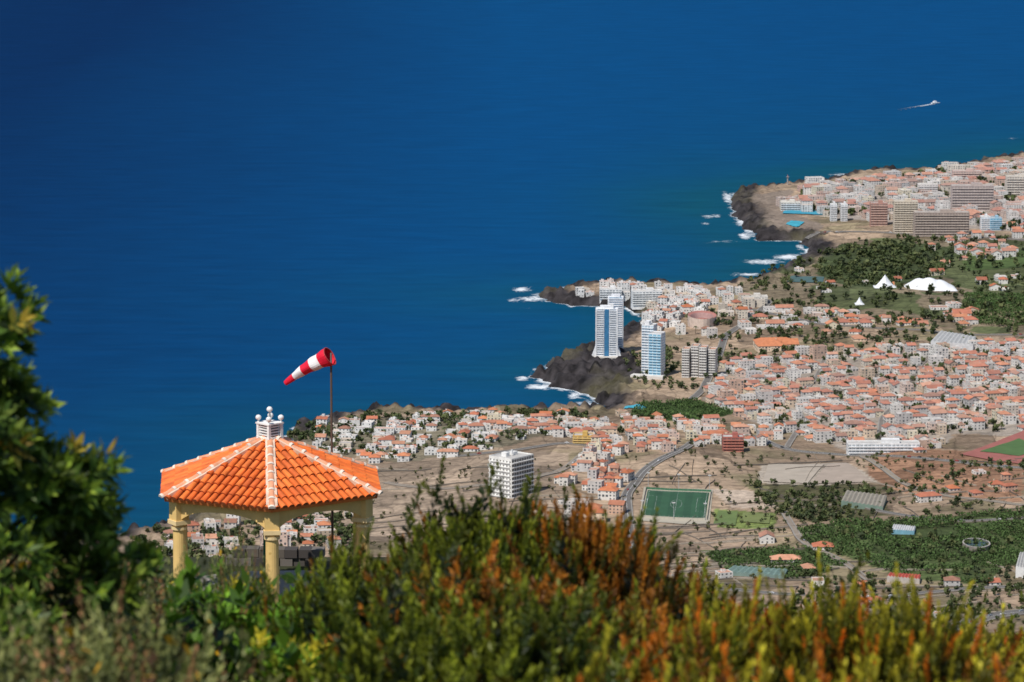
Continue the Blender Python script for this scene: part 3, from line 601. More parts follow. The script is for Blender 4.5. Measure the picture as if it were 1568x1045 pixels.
for i in range(32):
    t0,t1=2*math.pi*i/32,2*math.pi*(i+1)/32; P=lambda r,t,zz:(r*math.cos(t),r*1.6*math.sin(t),zz)
    mb.face([P(R_,t0,-4),P(R_,t1,-4),P(R_,t1,4),P(R_,t0,4)],(.25,.22,.19)); mb.face([P(R_,t0,4),P(R_,t1,4),P(R_*.9,t1,4),P(R_*.9,t0,4)],(.4,.37,.33)); mb.face([P(R_*.9,t0,4),P(R_*.9,t1,4),P(R_*.9,t1,2.5),P(R_*.9,t0,2.5)],(.2,.2,.2))
mb.face([(R_*.9*math.cos(2*math.pi*i/32),R_*1.44*math.sin(2*math.pi*i/32),2.5) for i in range(32)],(.05,.09,.10)); mb.obj('irrigation_reservoir',M_BLD,loc=(x,y,z))
mb=MB()
for (u0,u1,v0,v1,n) in [(560,870,705,830,26),(970,1200,805,900,40),(1180,1640,700,800,34),(1200,1640,860,960,40),(970,1100,700,750,6)]:
    for _ in range(n):
        x,y=G(random.uniform(u0,u1),random.uniform(v0,v1)); a=random.choice([0.12,0.12,.12,1.5,-1.2])+random.uniform(-.2,.2); Lw=random.uniform(30,120); m_=10
        px_=[(x+math.cos(a)*Lw*(t/m_-.5),y+math.sin(a)*Lw*(t/m_-.5)+4*math.sin(t*.5)) for t in range(m_+1)]
        hh=height(np.array([p[0] for p in px_]),np.array([p[1] for p in px_])); c=random.choice([(.14,.12,.10),(.19,.16,.13),(.34,.29,.23)])
        for t in range(m_):
            p,q=px_[t],px_[t+1]
            mb.face([(p[0],p[1],hh[t]-2),(q[0],q[1],hh[t+1]-2),(q[0],q[1],hh[t+1]+1.3),(p[0],p[1],hh[t]+1.3)],c)
            mb.face([(p[0],p[1],hh[t]+1.3),(q[0],q[1],hh[t+1]+1.3),(q[0],q[1]+1,hh[t+1]+1.3),(p[0],p[1]+1,hh[t]+1.3)],tuple(w*1.3 for w in c))
mb.obj('dry_stone_field_walls',M_BLD)
# ------------------------------------------------------------------ distant vegetation
def rq(n,size,asp=1.0,up=0):
    d=rng.normal(size=(n,3)); d/=np.linalg.norm(d,axis=1)[:,None]
    e=rng.normal(size=(n,3)); e-=d*(e*d).sum(1)[:,None]; e/=np.linalg.norm(e,axis=1)[:,None]
    size=np.asarray(size).reshape(-1,1); a=d*size*.5; b=e*size*.5*asp
    return np.stack([-a-b,a-b*.6,a*.8+b,-a+b],1)
def sample(P,dens,thr=.55):
    x0,y0=P.min(0);x1,y1=P.max(0); n=int((x1-x0)*(y1-y0)*dens)
    q=np.stack([rng.uniform(x0,x1,n),rng.uniform(y0,y1,n)],-1); q=q[inside(P,q[:,0],q[:,1])]
    q=q[fbm(q[:,0]/40+9,q[:,1]/55,2)+rng.random(len(q))*.35>thr]
    s_=sdist(q[:,0],q[:,1]); q=q[s_>10]
    for b_ in blocked[:3]: q=q[~inside(b_,q[:,0],q[:,1])]
    return q
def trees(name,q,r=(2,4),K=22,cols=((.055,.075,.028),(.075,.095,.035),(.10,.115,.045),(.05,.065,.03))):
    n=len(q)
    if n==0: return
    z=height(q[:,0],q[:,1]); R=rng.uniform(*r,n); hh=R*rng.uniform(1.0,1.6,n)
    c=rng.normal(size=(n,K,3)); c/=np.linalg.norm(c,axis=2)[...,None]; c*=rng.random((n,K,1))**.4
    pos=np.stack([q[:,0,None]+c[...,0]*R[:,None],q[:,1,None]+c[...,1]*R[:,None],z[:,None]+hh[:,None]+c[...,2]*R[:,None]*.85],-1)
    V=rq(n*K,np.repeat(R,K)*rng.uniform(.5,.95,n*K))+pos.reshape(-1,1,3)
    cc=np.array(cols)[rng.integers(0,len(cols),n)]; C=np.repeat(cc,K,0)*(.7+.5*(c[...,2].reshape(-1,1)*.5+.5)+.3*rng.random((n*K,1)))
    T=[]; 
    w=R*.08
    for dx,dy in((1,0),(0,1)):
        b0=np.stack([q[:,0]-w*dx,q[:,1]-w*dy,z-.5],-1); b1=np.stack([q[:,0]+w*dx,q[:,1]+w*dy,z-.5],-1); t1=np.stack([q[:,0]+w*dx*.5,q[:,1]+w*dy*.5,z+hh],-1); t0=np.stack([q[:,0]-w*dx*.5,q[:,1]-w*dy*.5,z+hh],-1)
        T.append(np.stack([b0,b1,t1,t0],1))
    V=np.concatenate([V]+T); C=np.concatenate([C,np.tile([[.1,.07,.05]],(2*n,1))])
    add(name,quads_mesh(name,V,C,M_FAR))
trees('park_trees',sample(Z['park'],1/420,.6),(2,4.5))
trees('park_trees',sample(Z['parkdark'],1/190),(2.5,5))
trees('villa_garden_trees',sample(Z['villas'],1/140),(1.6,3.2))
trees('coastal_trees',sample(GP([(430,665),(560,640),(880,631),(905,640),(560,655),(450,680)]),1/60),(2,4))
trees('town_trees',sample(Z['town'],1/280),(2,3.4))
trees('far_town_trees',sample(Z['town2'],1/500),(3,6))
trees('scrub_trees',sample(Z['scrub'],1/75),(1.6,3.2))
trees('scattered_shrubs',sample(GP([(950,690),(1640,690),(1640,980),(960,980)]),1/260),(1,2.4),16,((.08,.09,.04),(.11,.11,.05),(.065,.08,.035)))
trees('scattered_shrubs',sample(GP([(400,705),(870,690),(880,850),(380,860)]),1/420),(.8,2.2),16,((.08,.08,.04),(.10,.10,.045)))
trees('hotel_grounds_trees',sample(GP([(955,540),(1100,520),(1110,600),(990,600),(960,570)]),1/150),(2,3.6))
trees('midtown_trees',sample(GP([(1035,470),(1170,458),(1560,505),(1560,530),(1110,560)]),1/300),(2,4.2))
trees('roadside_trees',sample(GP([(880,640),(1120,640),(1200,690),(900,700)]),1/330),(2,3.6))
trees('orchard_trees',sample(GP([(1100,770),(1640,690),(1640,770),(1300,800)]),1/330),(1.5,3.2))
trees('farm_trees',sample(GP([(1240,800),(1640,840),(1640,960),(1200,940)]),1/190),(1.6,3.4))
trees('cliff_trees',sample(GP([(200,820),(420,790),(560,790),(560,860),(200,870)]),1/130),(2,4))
for nm in('a','b','c','d'):
    P=Z['banana_'+nm]; x0,y0=P.min(0);x1,y1=P.max(0); gx_,gy_=np.meshgrid(np.arange(x0,x1,2.8),np.arange(y0,y1,5.6)); q=np.stack([gx_.ravel(),gy_.ravel()],-1)+rng.uniform(-.5,.5,(gx_.size,2)); q=q[inside(P,q[:,0],q[:,1])]
    q=q[(np.abs((q[:,0]+q[:,1]*.3)%58-29)<26)&(np.abs((q[:,1]-.2*q[:,0])%80-40)<36)]
    if nm in 'bc': q=q[fbm(q[:,0]/70+2,q[:,1]/50+4,2)<.68]
    trees('banana_plantation',q,(1.5,2.0),8,((.06,.10,.03),(.07,.12,.035),(.09,.14,.045),(.05,.085,.025)))
def palm():
    mb=MB(); mb.tube((0,0,-1),(0.3,0,9),.35,.22,(.16,.12,.09),6)
    for i in range(16):
        t=2*math.pi*i/16+random.uniform(-.1,.1); L_=3.6; up=random.uniform(-.2,.9); pr=None
        for s_ in range(5):
            a=s_/4; r=L_*a; zz=9+up*2.2*a-2.8*a*a; w=.55*(1-a*.8)
            c=(0.3+r*math.cos(t),r*math.sin(t),zz); l=(c[0]-w*math.sin(t),c[1]+w*math.cos(t),zz-.15); rr=(c[0]+w*math.sin(t),c[1]-w*math.cos(t),zz-.15)
            if pr: mb.face([pr[0],c,l,pr[1]],(.06,.095,.03)); mb.face([pr[0],pr[2],rr,c],(.05,.085,.025))
            pr=(c,l,rr)
    return mb
pm=palm().obj('palm_tree',M_FAR); first=True
for u,v in [(610,652),(655,646),(700,650),(742,655),(540,668),(770,642),(1040,520),(1065,512),(1440,415),(1380,412),(1310,430),(1455,520),(1010,640),(1300,640),(1020,560),(680,668),(720,690),(480,680)]:
    x,y,z=place(u,v)
    if first: o=pm; first=False
    else: o=add('palm_tree',pm.data)
    o.location=(x,y,z); s_=random.uniform(.8,1.3); o.scale=(s_,)*3; o.rotation_euler=(0,0,random.random()*6)
def car_mesh(col):
    mb=MB(); prof=[(-2.1,.35),(-2.1,.8),(-1.5,.95),(-.9,1.42),(.7,1.45),(1.35,1.0),(2.05,.85),(2.1,.35)]
    for s_ in(-.85,.85):
        mb.face([(a,s_,b_) for a,b_ in (prof if s_<0 else prof[::-1])],col)
    for i in range(len(prof)-1):
        a,b_=prof[i],prof[i+1]; c=(.05,.06,.07) if i in(2,4) else col
        mb.face([(a[0],-.85,a[1]),(b_[0],-.85,b_[1]),(b_[0],.85,b_[1]),(a[0],.85,a[1])],c)
    for s_ in(-1,1): mb.face([(-1.2,s_*.86,.98),(-.85,s_*.86,1.34),(.6,s_*.86,1.36),(1.1,s_*.86,1.0)],(.05,.06,.07))
    for a in(-1.3,1.3):
        for s_ in(-.9,.9): mb.tube((a,s_-.1,.33),(a,s_+.1,.33),.33,.33,(.02,.02,.02),10)
    return mb
cms=[]
for c in[(.8,.8,.8),(.75,.76,.78),(.08,.09,.1),(.4,.05,.04),(.3,.32,.35)]:
    o=car_mesh(c).obj('car',M_PLAIN); cms.append(o.data); bpy.data.objects.remove(o)
for (pts,h,t),n in zip(RD,[14,14,4,4,7,8,2,5,1,1,8,8,5,5,6]):
    for _ in range(n):
        i=random.randrange(2,len(pts)-2); sd_=random.choice([-1,1]); nn=np.array([-t[i][1],t[i][0]])*1.1*sd_
        add('car',random.choice(cms),(pts[i][0]+nn[0],pts[i][1]+nn[1],h[i]+.02),(0,0,math.atan2(t[i][1],t[i][0])+(math.pi if sd_<0 else 0)))
# boat
x,y=P0(1432,159); mb=MB(); 
hullp=[(-9,2.4),(4,2.6),(9,1.4),(12,0),(9,-1.4),(4,-2.6),(-9,-2.4)]
for i in range(7):
    a=hullp[i];b_=hullp[(i+1)%7]; mb.face([(a[0]*.95,a[1]*.7,-.5),(b_[0]*.95,b_[1]*.7,-.5),(b_[0],b_[1],2.2),(a[0],a[1],2.2)],(.85,.85,.85))
mb.face([(a,b_,2.2) for a,b_ in hullp],(.7,.7,.68)); mb.box((-1,0,3.4),(8,3.2,2.4),(.85,.85,.85)); mb.box((-1,0,5.2),(4,2.6,1.2),(.8,.8,.8))
mb.obj('motor_boat',M_PLAIN,loc=(x,y,0),rot=.5)
mb=MB(); xa,ya=P0(1375,169)
for i in range(30):
    for sg in(-1,1):
        t0,t1=i/30,(i+1)/30; w0=1.5+9*t0; w1=1.5+9*t1; th=4*(1-t0)+.5
        A=(x+(xa-x)*t0,y+(ya-y)*t0+sg*w0); B=(x+(xa-x)*t1,y+(ya-y)*t1+sg*w1)
        if sg<0 and random.random()<t0*.8: continue
        f=.6*(1-t0)+.08; mb.face([(A[0],A[1]-th,.3),(B[0],B[1]-th,.3),(B[0],B[1]+th,.3),(A[0],A[1]+th,.3)],(f*.9,f,f*1.1))
mb.obj('boat_wake',M_PLAIN)
# ------------------------------------------------------------------ gazebo
D=80.0; c=at(414,741,D)
gz=empty('gazebo',(c[0],c[1],c[2]),math.radians(4.3)); R=2.62; RI=1.04
hexv=[Vector((R*math.cos(-math.pi/2+i*math.pi/3),R*math.sin(-math.pi/2+i*math.pi/3),0)) for i in range(6)]
apex=Vector((0,0,RI)); mb=MB(); rb=MB()
OR=[(.86,.18,.033),(.78,.16,.03),(.88,.215,.042),(.82,.20,.045),(.70,.145,.033)]
for i in range(6):
    A,B=hexv[i],hexv[(i+1)%6]; mid=(A+B)/2; e=(B-A).normalized(); up=(apex-mid); Ls=up.length; up.normalize(); n=e.cross(up).normalized()
    if n.z<0: n=-n
    mb.face([A-n*.02,B-n*.02,apex-n*.02],(.42,.08,.02)); mb.face([A-n*.1,apex-n*.1,B-n*.1],(.6,.4,.2)); mb.face([A-n*.1,B-n*.1,B-n*.02,A-n*.02],(.75,.22,.06))
    st=.172; nr=int(R/2/st)
    for r in range(-nr,nr+1):
        t=r*st; ln=Ls*(1-abs(t)/(R/2))-.03
        if ln<.1: continue
        pos=-.05; 
        while pos<ln:
            l=min(.36,ln-pos+.02); ctr=mid+e*(t+random.uniform(-.004,.004)); col=random.choice(OR); lf=random.uniform(-.004,.006)
            for sgm in range(6):
                a0=math.pi*sgm/6;a1=math.pi*(sgm+1)/6; q=[]
                for (aa,pp_,rr,lift) in((a0,pos,.070,.026),(a1,pos,.070,.026),(a1,pos+l,.057,.002),(a0,pos+l,.057,.002)):
                    q.append(ctr+up*pp_+e*(math.cos(aa)*rr)+n*(math.sin(aa)*rr*.95+lift+lf-.01))
                mb.face(q,col)
            q=[ctr+up*pos+e*(math.cos(math.pi*k_/6)*.070)+n*(math.sin(math.pi*k_/6)*.066+.014) for k_ in range(7)]; mb.face(q,(.38,.09,.03))
            pos+=.32
    d=(apex-A); L_=d.length; d.normalize(); side=d.cross(Vector((0,0,1))).normalized(); nu=side.cross(d).normalized()
    if nu.z<0: nu=-nu
    pos=-.06
    for sg in(-1,1):
        rb.face([A+side*sg*.05+nu*.06,A+side*sg*.12+nu*.05,apex+side*sg*.10+nu*.05,apex+side*sg*.05+nu*.06],(.80,.60,.46))
        rb.face([A+side*sg*.12+nu*.05,A+side*sg*.125-nu*.04,apex+side*sg*.10-nu*.04,apex+side*sg*.10+nu*.05],(.78,.48,.32))
    while pos<L_-.1:
        for sgm in range(6):
            a0=math.pi*sgm/6;a1=math.pi*(sgm+1)/6; q=[]
            for (aa,pp_,rr,lift) in((a0,pos,.075,.045),(a1,pos,.075,.045),(a1,pos+.36,.065,.03),(a0,pos+.36,.065,.03)):
                q.append(A+d*pp_+side*(math.cos(aa)*rr)+nu*(math.sin(aa)*rr*.8+lift))
            rb.face(q,(.80,.36,.20))
        q0=[A+d*(pos-.004)+side*(math.cos(math.pi*k_/6)*.078)+nu*(math.sin(math.pi*k_/6)*.064+.046) for k_ in range(7)]; q1=[p+d*.06 for p in q0]
        rb.face(q0,(.80,.68,.58))
        for k_ in range(6): rb.face([q0[k_],q0[k_+1],q1[k_+1],q1[k_]],(.82,.70,.58))
        pos+=.33
mb.obj('roof_tiles',M_TILE,gz); rb.obj('ridge_caps',M_TILE,gz)
YL=(.80,.54,.20); mb=MB(); RC=R*.86
cv=[Vector((RC*math.cos(-math.pi/2+i*math.pi/3),RC*math.sin(-math.pi/2+i*math.pi/3),0)) for i in range(6)]
for i in range(6):
    A,B=cv[i],cv[(i+1)%6]; e=(B-A).normalized(); o=Vector((e.y,-e.x,0)); n_=16; L_=(B-A).length
    def bot(a): 
        x_=abs(a*2-1); return -.26-.34*(1-math.sqrt(max(0,1-min(1,x_/.94)**2.4)))
    for k_ in range(n_):
        a0,a1=k_/n_,(k_+1)/n_; p0=A+e*L_*a0;p1=A+e*L_*a1; zt=.0 
        for sg in(1,-1):
            of=o*.11*sg; q=[p0+of+Vector((0,0,bot(a0))),p1+of+Vector((0,0,bot(a1))),p1+of+Vector((0,0,zt)),p0+of+Vector((0,0,zt))]; mb.face(q if sg>0 else q[::-1],YL)
        mb.face([p0+o*.11+Vector((0,0,bot(a0))),p0-o*.11+Vector((0,0,bot(a0))),p1-o*.11+Vector((0,0,bot(a1))),p1+o*.11+Vector((0,0,bot(a1)))],YL)
    for k_,(r_,z0,z1) in enumerate([(.16,-.10,-.02)]):
        mb.face([A+o*r_+Vector((0,0,z0)),B+o*r_+Vector((0,0,z0)),B+o*r_+Vector((0,0,z1)),A+o*r_+Vector((0,0,z1))],(.82,.64,.34)); mb.face([A+o*.11+Vector((0,0,z0)),B+o*.11+Vector((0,0,z0)),B+o*r_+Vector((0,0,z0)),A+o*r_+Vector((0,0,z0))],YL)
mb.obj('arched_beams',M_PLAIN,gz)
for i,p in enumerate(cv):
    mb=MB(); a=math.atan2(p.y,p.x)
    mb.tube((p.x,p.y,-2.55),(p.x,p.y,-.62),.15,.135,YL,18); mb.box((p.x,p.y,-.56),(.36,.36,.09),(.82,.62,.32),a); mb.tube((p.x,p.y,-.72),(p.x,p.y,-.66),.17,.17,(.82,.62,.32),18); mb.box((p.x,p.y,-.27),(.31,.31,.49),YL,a); mb.box((p.x,p.y,-2.48),(.42,.42,.2),YL,a)
    mb.obj('column_%d'%(i+1),M_PLAIN,gz)
mb=MB(); mb.tube((0,0,-4.5),(0,0,-2.58),3.1,3.0,(.30,.27,.24),12); mb.obj('stone_floor',M_PLAIN,gz)
mb=MB(); Wt=(.84,.83,.80); z0=0
mb.box((0,0,z0+.06),(.46,.46,.24),Wt,.7)
for k_ in range(4): mb.box((0,0,z0+.23+k_*.07),(.40,.40,.03),(.8,.8,.78),.7)
for sx_ in(-1,1):
    for sy_ in(-1,1):
        a=.7; px_=sx_*.19;py_=sy_*.19; X_,Y_=px_*math.cos(a)-py_*math.sin(a),px_*math.sin(a)+py_*math.cos(a)
        mb.box((X_,Y_,z0+.34),(.07,.07,.32),Wt,a); mb.tube((X_,Y_,z0+.53),(X_,Y_,z0+.60),.022,.022,Wt,8); mb.ball((X_,Y_,z0+.66),.07,Wt)
mb.box((0,0,z0+.34),(.28,.28,.32),(.07,.07,.08),.7); mb.box((0,0,z0+.52),(.48,.48,.04),Wt,.7)
mb.tube((0,0,z0+.54),(0,0,z0+.82),.04,.02,(.3,.3,.3),10); mb.ball((0,0,z0+.87),.072,Wt)
o=mb.obj('roof_lantern',M_PLAIN,gz); o.location=(0,0,RI-.14); o.scale=(.9,.9,.84)
mb=MB(); mb.box((-.05,1.0,-1.5),(.22,.1,2.1),(.01,.12,.06)); mb.obj('green_door_post',M_PLAIN,gz)
x,y,_=at(425,860,84.2); mb=MB()
for r_ in range(6):
    for k_ in range(7):
        mb.box((k_*.30-1.0+(r_%2)*.13+random.uniform(-.02,.02),random.uniform(-.03,.03),.1+r_*.2),(.285,.4+random.uniform(-.05,.05),.188),random.choice([(.09,.08,.07),(.13,.11,.09),(.07,.06,.055),(.17,.15,.13)]))
mb.obj('dry_stone_wall',M_BLD,loc=(x,y,740.1),rot=-.05)
# ------------------------------------------------------------------ windsock
D2=82.; t0=at(507,556,D2); ws=empty('windsock',(t0[0],t0[1],741))
mb=MB(); hp=t0[2]-741; mb.tube((0,0,-1),(0,0,hp),.03,.024,(.12,.08,.06),10); mb.tube((0,0,hp-.04),(0,0,hp+.22),.02,.02,(.2,.2,.2),8); mb.obj('pole',M_PLAIN,ws)
m0=Vector(at(505,546,D2))-Vector((t0[0],t0[1],741)); m1=Vector(at(437,587,D2+.35))-Vector((t0[0],t0[1],741))
mb=MB(); nS=30; nC=22; ax=(m1-m0).normalized(); s1=ax.cross(Vector((0,0,1))).normalized(); s2=s1.cross(ax)
def ring(i):
    a=i/nS; c_=m0.lerp(m1,a)+Vector((0,0,.05*math.sin(a*math.pi))); r_=(.21*(1-a)+.055*a)*(1+.05*math.sin(a*22))
    return [c_+s1*math.cos(t)*r_*(1+.06*math.sin(3*t+a*9))+s2*math.sin(t)*r_ for t in [2*math.pi*k_/nC for k_ in range(nC)]]
for i in range(nS):
    A,B=ring(i),ring(i+1); c_=(.75,.012,.04) if int(i/nS*5)%2==0 else (.84,.83,.82)
    for k_ in range(nC): mb.face([A[k_],A[(k_+1)%nC],B[(k_+1)%nC],B[k_]],c_)
A=ring(0)
for k_ in range(nC): mb.tube(A[k_],A[(k_+1)%nC],.014,.014,(.5,.05,.05),5,False)
mb.obj('sock',M_PLAIN,ws,smooth=True)
# ------------------------------------------------------------------ foreground plants
def shoots(base,dirs,Ls,K,ll,lw,colf,spread=.9,t0=.1):
    n=len(base); t=np.tile(np.linspace(t0,1,K),(n,1))+rng.uniform(-.03,.03,(n,K))
    az=rng.uniform(0,6.28,(n,1))+np.arange(K)[None]*2.4
    a=np.cross(dirs,np.array([.3,.2,.93])+0*dirs); a/=np.linalg.norm(a,axis=1)[:,None]+1e-9; b=np.cross(dirs,a)
    rad=a[:,None]*np.cos(az)[...,None]+b[:,None]*np.sin(az)[...,None]
    sp=(spread*(1.05-t))[...,None]+.25
    ld=dirs[:,None]*(.75)+rad*sp; ld+=rng.normal(size=ld.shape)*.12; ld/=np.linalg.norm(ld,axis=2)[...,None]
    bend=np.cross(dirs,rng.normal(size=dirs.shape)); p=base[:,None]+dirs[:,None]*(t*Ls[:,None])[...,None]+bend[:,None]*(t*t*Ls[:,None]*.12)[...,None]
    l=(ll*(.7+.5*rng.random((n,K)))*(1-.35*t))[...,None]; w=l*lw
    sd=np.cross(ld,rad); sd/=np.linalg.norm(sd,axis=2)[...,None]+1e-9; nn=np.cross(sd,ld)
    V=np.stack([p,p+ld*l*.45+sd*w-nn*w*.3,p+ld*l,p+ld*l*.45-sd*w-nn*w*.3],2).reshape(-1,4,3)
    C=colf(t,n,K).reshape(-1,3); return V,C
def sticks(A,B,w,col):
    d=B-A; s_=np.cross(d,np.array([0,1,0.])); s_/=np.linalg.norm(s_,axis=1)[:,None]+1e-9; s2_=np.cross(d,s_); s2_/=np.linalg.norm(s2_,axis=1)[:,None]+1e-9
    V=[np.stack([A-q*w,A+q*w,B+q*w*.4,B-q*w*.4],1) for q in(s_,s2_)]
    V=np.concatenate(V); return V,np.tile(np.array([col]),(len(V),1))*rng.uniform(.7,1.3,(len(V),1))
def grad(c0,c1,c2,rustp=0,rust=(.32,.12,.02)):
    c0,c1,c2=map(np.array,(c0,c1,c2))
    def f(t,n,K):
        tt=t[...,None]; c=np.where(tt<.55,c0+(c1-c0)*tt/.55,c1+(c2-c1)*(tt-.55)/.45)  # tip growth colours, plus inner shade painted dark into the shoot bases
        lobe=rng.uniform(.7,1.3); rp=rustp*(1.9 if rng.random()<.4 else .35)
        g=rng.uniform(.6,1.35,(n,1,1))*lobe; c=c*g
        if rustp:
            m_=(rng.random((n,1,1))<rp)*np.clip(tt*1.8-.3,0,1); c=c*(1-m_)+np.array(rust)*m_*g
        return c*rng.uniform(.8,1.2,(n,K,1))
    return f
ZTOP={}
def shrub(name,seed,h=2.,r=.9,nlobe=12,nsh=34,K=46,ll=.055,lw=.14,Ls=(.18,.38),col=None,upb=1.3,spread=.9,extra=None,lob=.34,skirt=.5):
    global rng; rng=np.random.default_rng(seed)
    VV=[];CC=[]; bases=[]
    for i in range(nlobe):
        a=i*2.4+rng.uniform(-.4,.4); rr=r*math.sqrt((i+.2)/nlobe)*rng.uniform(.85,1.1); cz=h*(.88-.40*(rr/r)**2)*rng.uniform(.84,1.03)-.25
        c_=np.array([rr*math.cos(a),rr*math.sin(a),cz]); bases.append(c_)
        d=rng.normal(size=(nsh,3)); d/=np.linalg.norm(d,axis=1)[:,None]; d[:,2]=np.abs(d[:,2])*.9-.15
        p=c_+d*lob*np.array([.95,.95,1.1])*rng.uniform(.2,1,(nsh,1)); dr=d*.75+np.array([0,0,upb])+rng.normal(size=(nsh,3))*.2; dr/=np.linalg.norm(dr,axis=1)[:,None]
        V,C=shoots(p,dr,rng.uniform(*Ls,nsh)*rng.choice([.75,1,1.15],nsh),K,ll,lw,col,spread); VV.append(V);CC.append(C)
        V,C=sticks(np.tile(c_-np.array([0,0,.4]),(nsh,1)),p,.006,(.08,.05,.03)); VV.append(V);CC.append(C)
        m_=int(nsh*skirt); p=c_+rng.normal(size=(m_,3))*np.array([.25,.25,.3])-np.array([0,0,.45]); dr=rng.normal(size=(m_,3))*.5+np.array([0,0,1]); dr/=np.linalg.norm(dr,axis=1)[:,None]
        V,C=shoots(p,dr,rng.uniform(*Ls,m_),K//2,ll*1.4,lw*1.2,col,spread); VV.append(V);CC.append(C*.4)  # inner foliage darkened: shade within the shrub put into leaf colour
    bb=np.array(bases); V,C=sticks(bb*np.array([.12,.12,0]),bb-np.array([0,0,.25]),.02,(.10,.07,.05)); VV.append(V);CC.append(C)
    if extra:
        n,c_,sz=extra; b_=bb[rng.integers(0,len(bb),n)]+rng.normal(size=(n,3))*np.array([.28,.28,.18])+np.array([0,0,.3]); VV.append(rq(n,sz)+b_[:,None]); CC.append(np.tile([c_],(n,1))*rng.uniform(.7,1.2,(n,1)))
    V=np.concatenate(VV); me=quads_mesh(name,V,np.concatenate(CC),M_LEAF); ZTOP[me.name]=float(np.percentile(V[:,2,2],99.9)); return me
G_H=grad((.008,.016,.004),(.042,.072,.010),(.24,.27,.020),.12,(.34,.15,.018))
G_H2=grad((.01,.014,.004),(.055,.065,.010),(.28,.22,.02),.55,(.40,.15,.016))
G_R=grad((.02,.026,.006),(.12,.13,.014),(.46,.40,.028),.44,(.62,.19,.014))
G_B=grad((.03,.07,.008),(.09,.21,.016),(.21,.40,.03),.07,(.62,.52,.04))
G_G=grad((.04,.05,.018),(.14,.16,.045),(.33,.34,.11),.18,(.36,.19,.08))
HK=dict(nlobe=14,nsh=23,K=66,ll=.072,lw=.17,Ls=(.20,.44),lob=.25,spread=1.0,skirt=.45)
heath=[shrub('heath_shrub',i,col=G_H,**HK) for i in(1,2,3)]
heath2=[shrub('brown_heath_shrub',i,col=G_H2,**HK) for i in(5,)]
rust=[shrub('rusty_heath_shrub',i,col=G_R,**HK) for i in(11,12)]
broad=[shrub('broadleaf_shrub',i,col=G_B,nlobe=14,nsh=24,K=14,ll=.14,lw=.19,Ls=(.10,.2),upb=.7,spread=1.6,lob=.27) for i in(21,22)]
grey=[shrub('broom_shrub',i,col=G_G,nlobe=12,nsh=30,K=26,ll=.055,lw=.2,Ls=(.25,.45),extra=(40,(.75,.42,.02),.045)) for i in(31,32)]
def gz_(x,y): return float(height(np.array([x]),np.array([y]))[0])
def put(kind,u,vt,Dp,wf=1):
    nm,ms=kind; p=at(u,vt,Dp); g=gz_(p[0],p[1]); h=p[2]-g
    if h<.4: return
    me=random.choice(ms); sz=max(.5,min(1.3,h/1.9))
    w=sz*random.uniform(.85,1.15)*wf
    add(nm,me,(p[0],p[1],p[2]-ZTOP[me.name]*sz),(random.uniform(-.06,.06),random.uniform(-.06,.06),random.random()*6.28),(w,w,sz))
HE=('heath_shrub',heath);HB=('brown_heath_shrub',heath2);RU=('rusty_heath_shrub',rust);BR=('broadleaf_shrub',broad);GR=('broom_shrub',grey)
SK=[(-80,770),(0,790),(120,800),(200,830),(260,862),(330,868),(370,845),(400,885),(480,885),(520,880),(560,885),(620,865),(665,815),(710,762),(745,752),(800,772),(860,785),(910,790),(940,835),(980,880),(1040,900),(1100,905),(1200,915),(1260,890),(1330,915),(1400,905),(1500,925),(1568,925),(1650,925)]
def sky_(u): return float(np.interp(u,[a for a,_ in SK],[b for _,b in SK]))
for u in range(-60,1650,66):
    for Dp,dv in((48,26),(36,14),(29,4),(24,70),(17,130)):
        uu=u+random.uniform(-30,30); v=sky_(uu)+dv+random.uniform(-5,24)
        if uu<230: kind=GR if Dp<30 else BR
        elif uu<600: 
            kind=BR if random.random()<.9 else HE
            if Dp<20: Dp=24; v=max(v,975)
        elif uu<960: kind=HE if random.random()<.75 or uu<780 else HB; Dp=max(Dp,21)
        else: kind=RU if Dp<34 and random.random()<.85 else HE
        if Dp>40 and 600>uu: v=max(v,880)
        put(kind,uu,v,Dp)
for u,v in [(690,782),(740,733),(805,766),(855,770),(905,778),(730,775),(820,790),(640,822),(515,822)]:
    put(HB if u>840 else HE,u,v,28,.72)
for u,v in [(1268,872),(1395,892),(1130,905),(1060,890)]: put(RU,u,v,22,.6)
put(GR,368,805,34,.5)
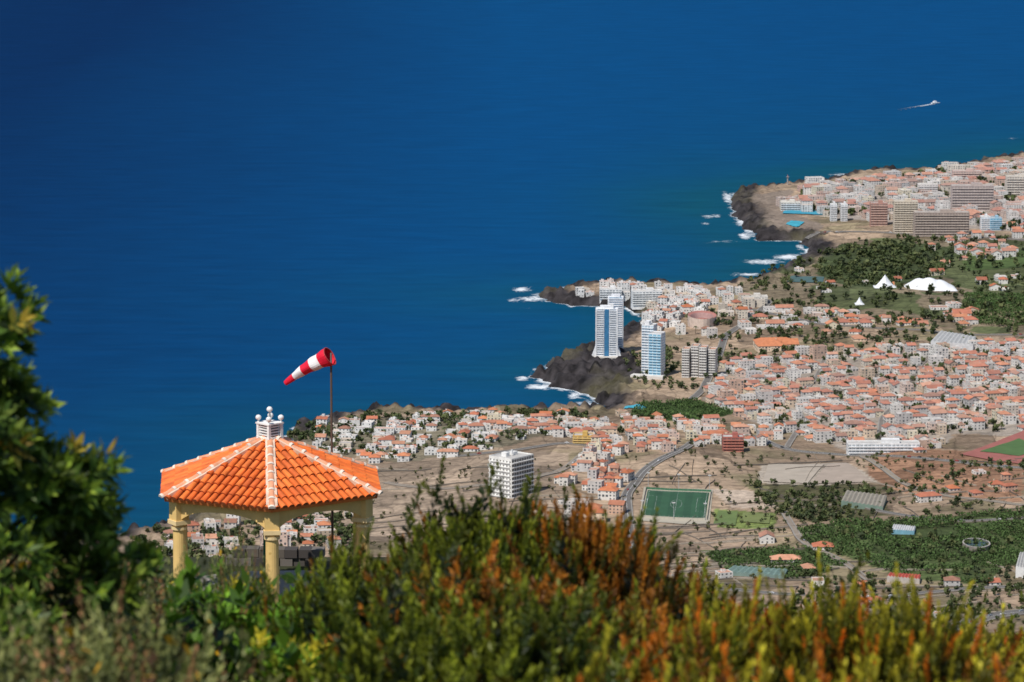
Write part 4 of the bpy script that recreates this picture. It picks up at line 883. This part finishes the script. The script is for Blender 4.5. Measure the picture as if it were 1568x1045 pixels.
# tree at left
rng=np.random.default_rng(77)
p0=at(-70,408,22); gnd=gz_(p0[0],22); Ht_=p0[2]-gnd
tr=empty('laurel_tree',(p0[0],22,gnd)); VV=[];CC=[];mb=MB()
mb.tube((0,0,-.3),(.05,0,Ht_*.5),.11,.07,(.10,.08,.06),8); mb.tube((.05,0,Ht_*.5),(0,0,Ht_*.92),.07,.015,(.10,.08,.06),8)
for i in range(82):
    zf=rng.uniform(.46,1.0); zz=Ht_*zf; rm=np.interp(zf,[.46,.62,.8,.9,1.0],[1.02,1.0,.78,.58,.36]); a=rng.uniform(0,6.28); rr=rm*rng.uniform(.45,.99)
    c_=np.array([rr*math.cos(a),rr*math.sin(a),zz-.15]); mb.tube((0,0,zz*.8),tuple(c_),.02,.006,(.09,.07,.05),5)
    n=15; d=rng.normal(size=(n,3)); d/=np.linalg.norm(d,axis=1)[:,None]; p=c_+d*.12; dr=d*.9+np.array([.5*math.cos(a),.5*math.sin(a),.5]); dr/=np.linalg.norm(dr,axis=1)[:,None]
    V,C=shoots(p,dr,rng.uniform(.06,.15,n),11,.16,.18,grad((.03,.06,.01),(.09,.17,.018),(.25,.34,.035),.08,(.35,.25,.03)),1.5); VV.append(V);CC.append(C)
o=add('crown',quads_mesh('crown',np.concatenate(VV),np.concatenate(CC),M_LEAF),parent=tr); mb.obj('trunk_and_limbs',M_WOOD,tr)
# ------------------------------------------------------------------ light, world, camera
el=math.radians(54); d=Vector((-.55,-.75,0)).normalized(); sd_=Vector((d.x*math.cos(el),d.y*math.cos(el),math.sin(el)))
w=bpy.data.worlds.new('World'); S.world=w; w.use_nodes=True; nt=w.node_tree; bg=nt.nodes['Background']
sk=nt.nodes.new('ShaderNodeTexSky'); sk.sky_type='NISHITA'; sk.sun_disc=False; sk.sun_elevation=el; sk.sun_rotation=math.atan2(d.x,d.y); sk.altitude=700; sk.air_density=1; sk.dust_density=.6
nt.links.new(sk.outputs[0],bg.inputs[0]); bg.inputs[1].default_value=.10
l=bpy.data.lights.new('sun','SUN'); l.energy=4.2; l.angle=math.radians(.5); l.color=(1,.95,.88); lo=bpy.data.objects.new('sun',l); COL.objects.link(lo); lo.rotation_euler=(-sd_).to_track_quat('-Z','Y').to_euler(); lo.location=(0,0,900)
cd=bpy.data.cameras.new('camera'); cd.sensor_width=36; cd.lens=F/1568*36; cd.clip_start=.5; cd.clip_end=120000
cd.dof.use_dof=True; cd.dof.focus_distance=140; cd.dof.aperture_fstop=4.2
co=bpy.data.objects.new('camera',cd); COL.objects.link(co); co.location=(0,0,H); co.rotation_euler=(math.pi/2-TH,0,0); S.camera=co
S.view_settings.view_transform='Standard'; S.view_settings.look='None'; S.view_settings.exposure=0
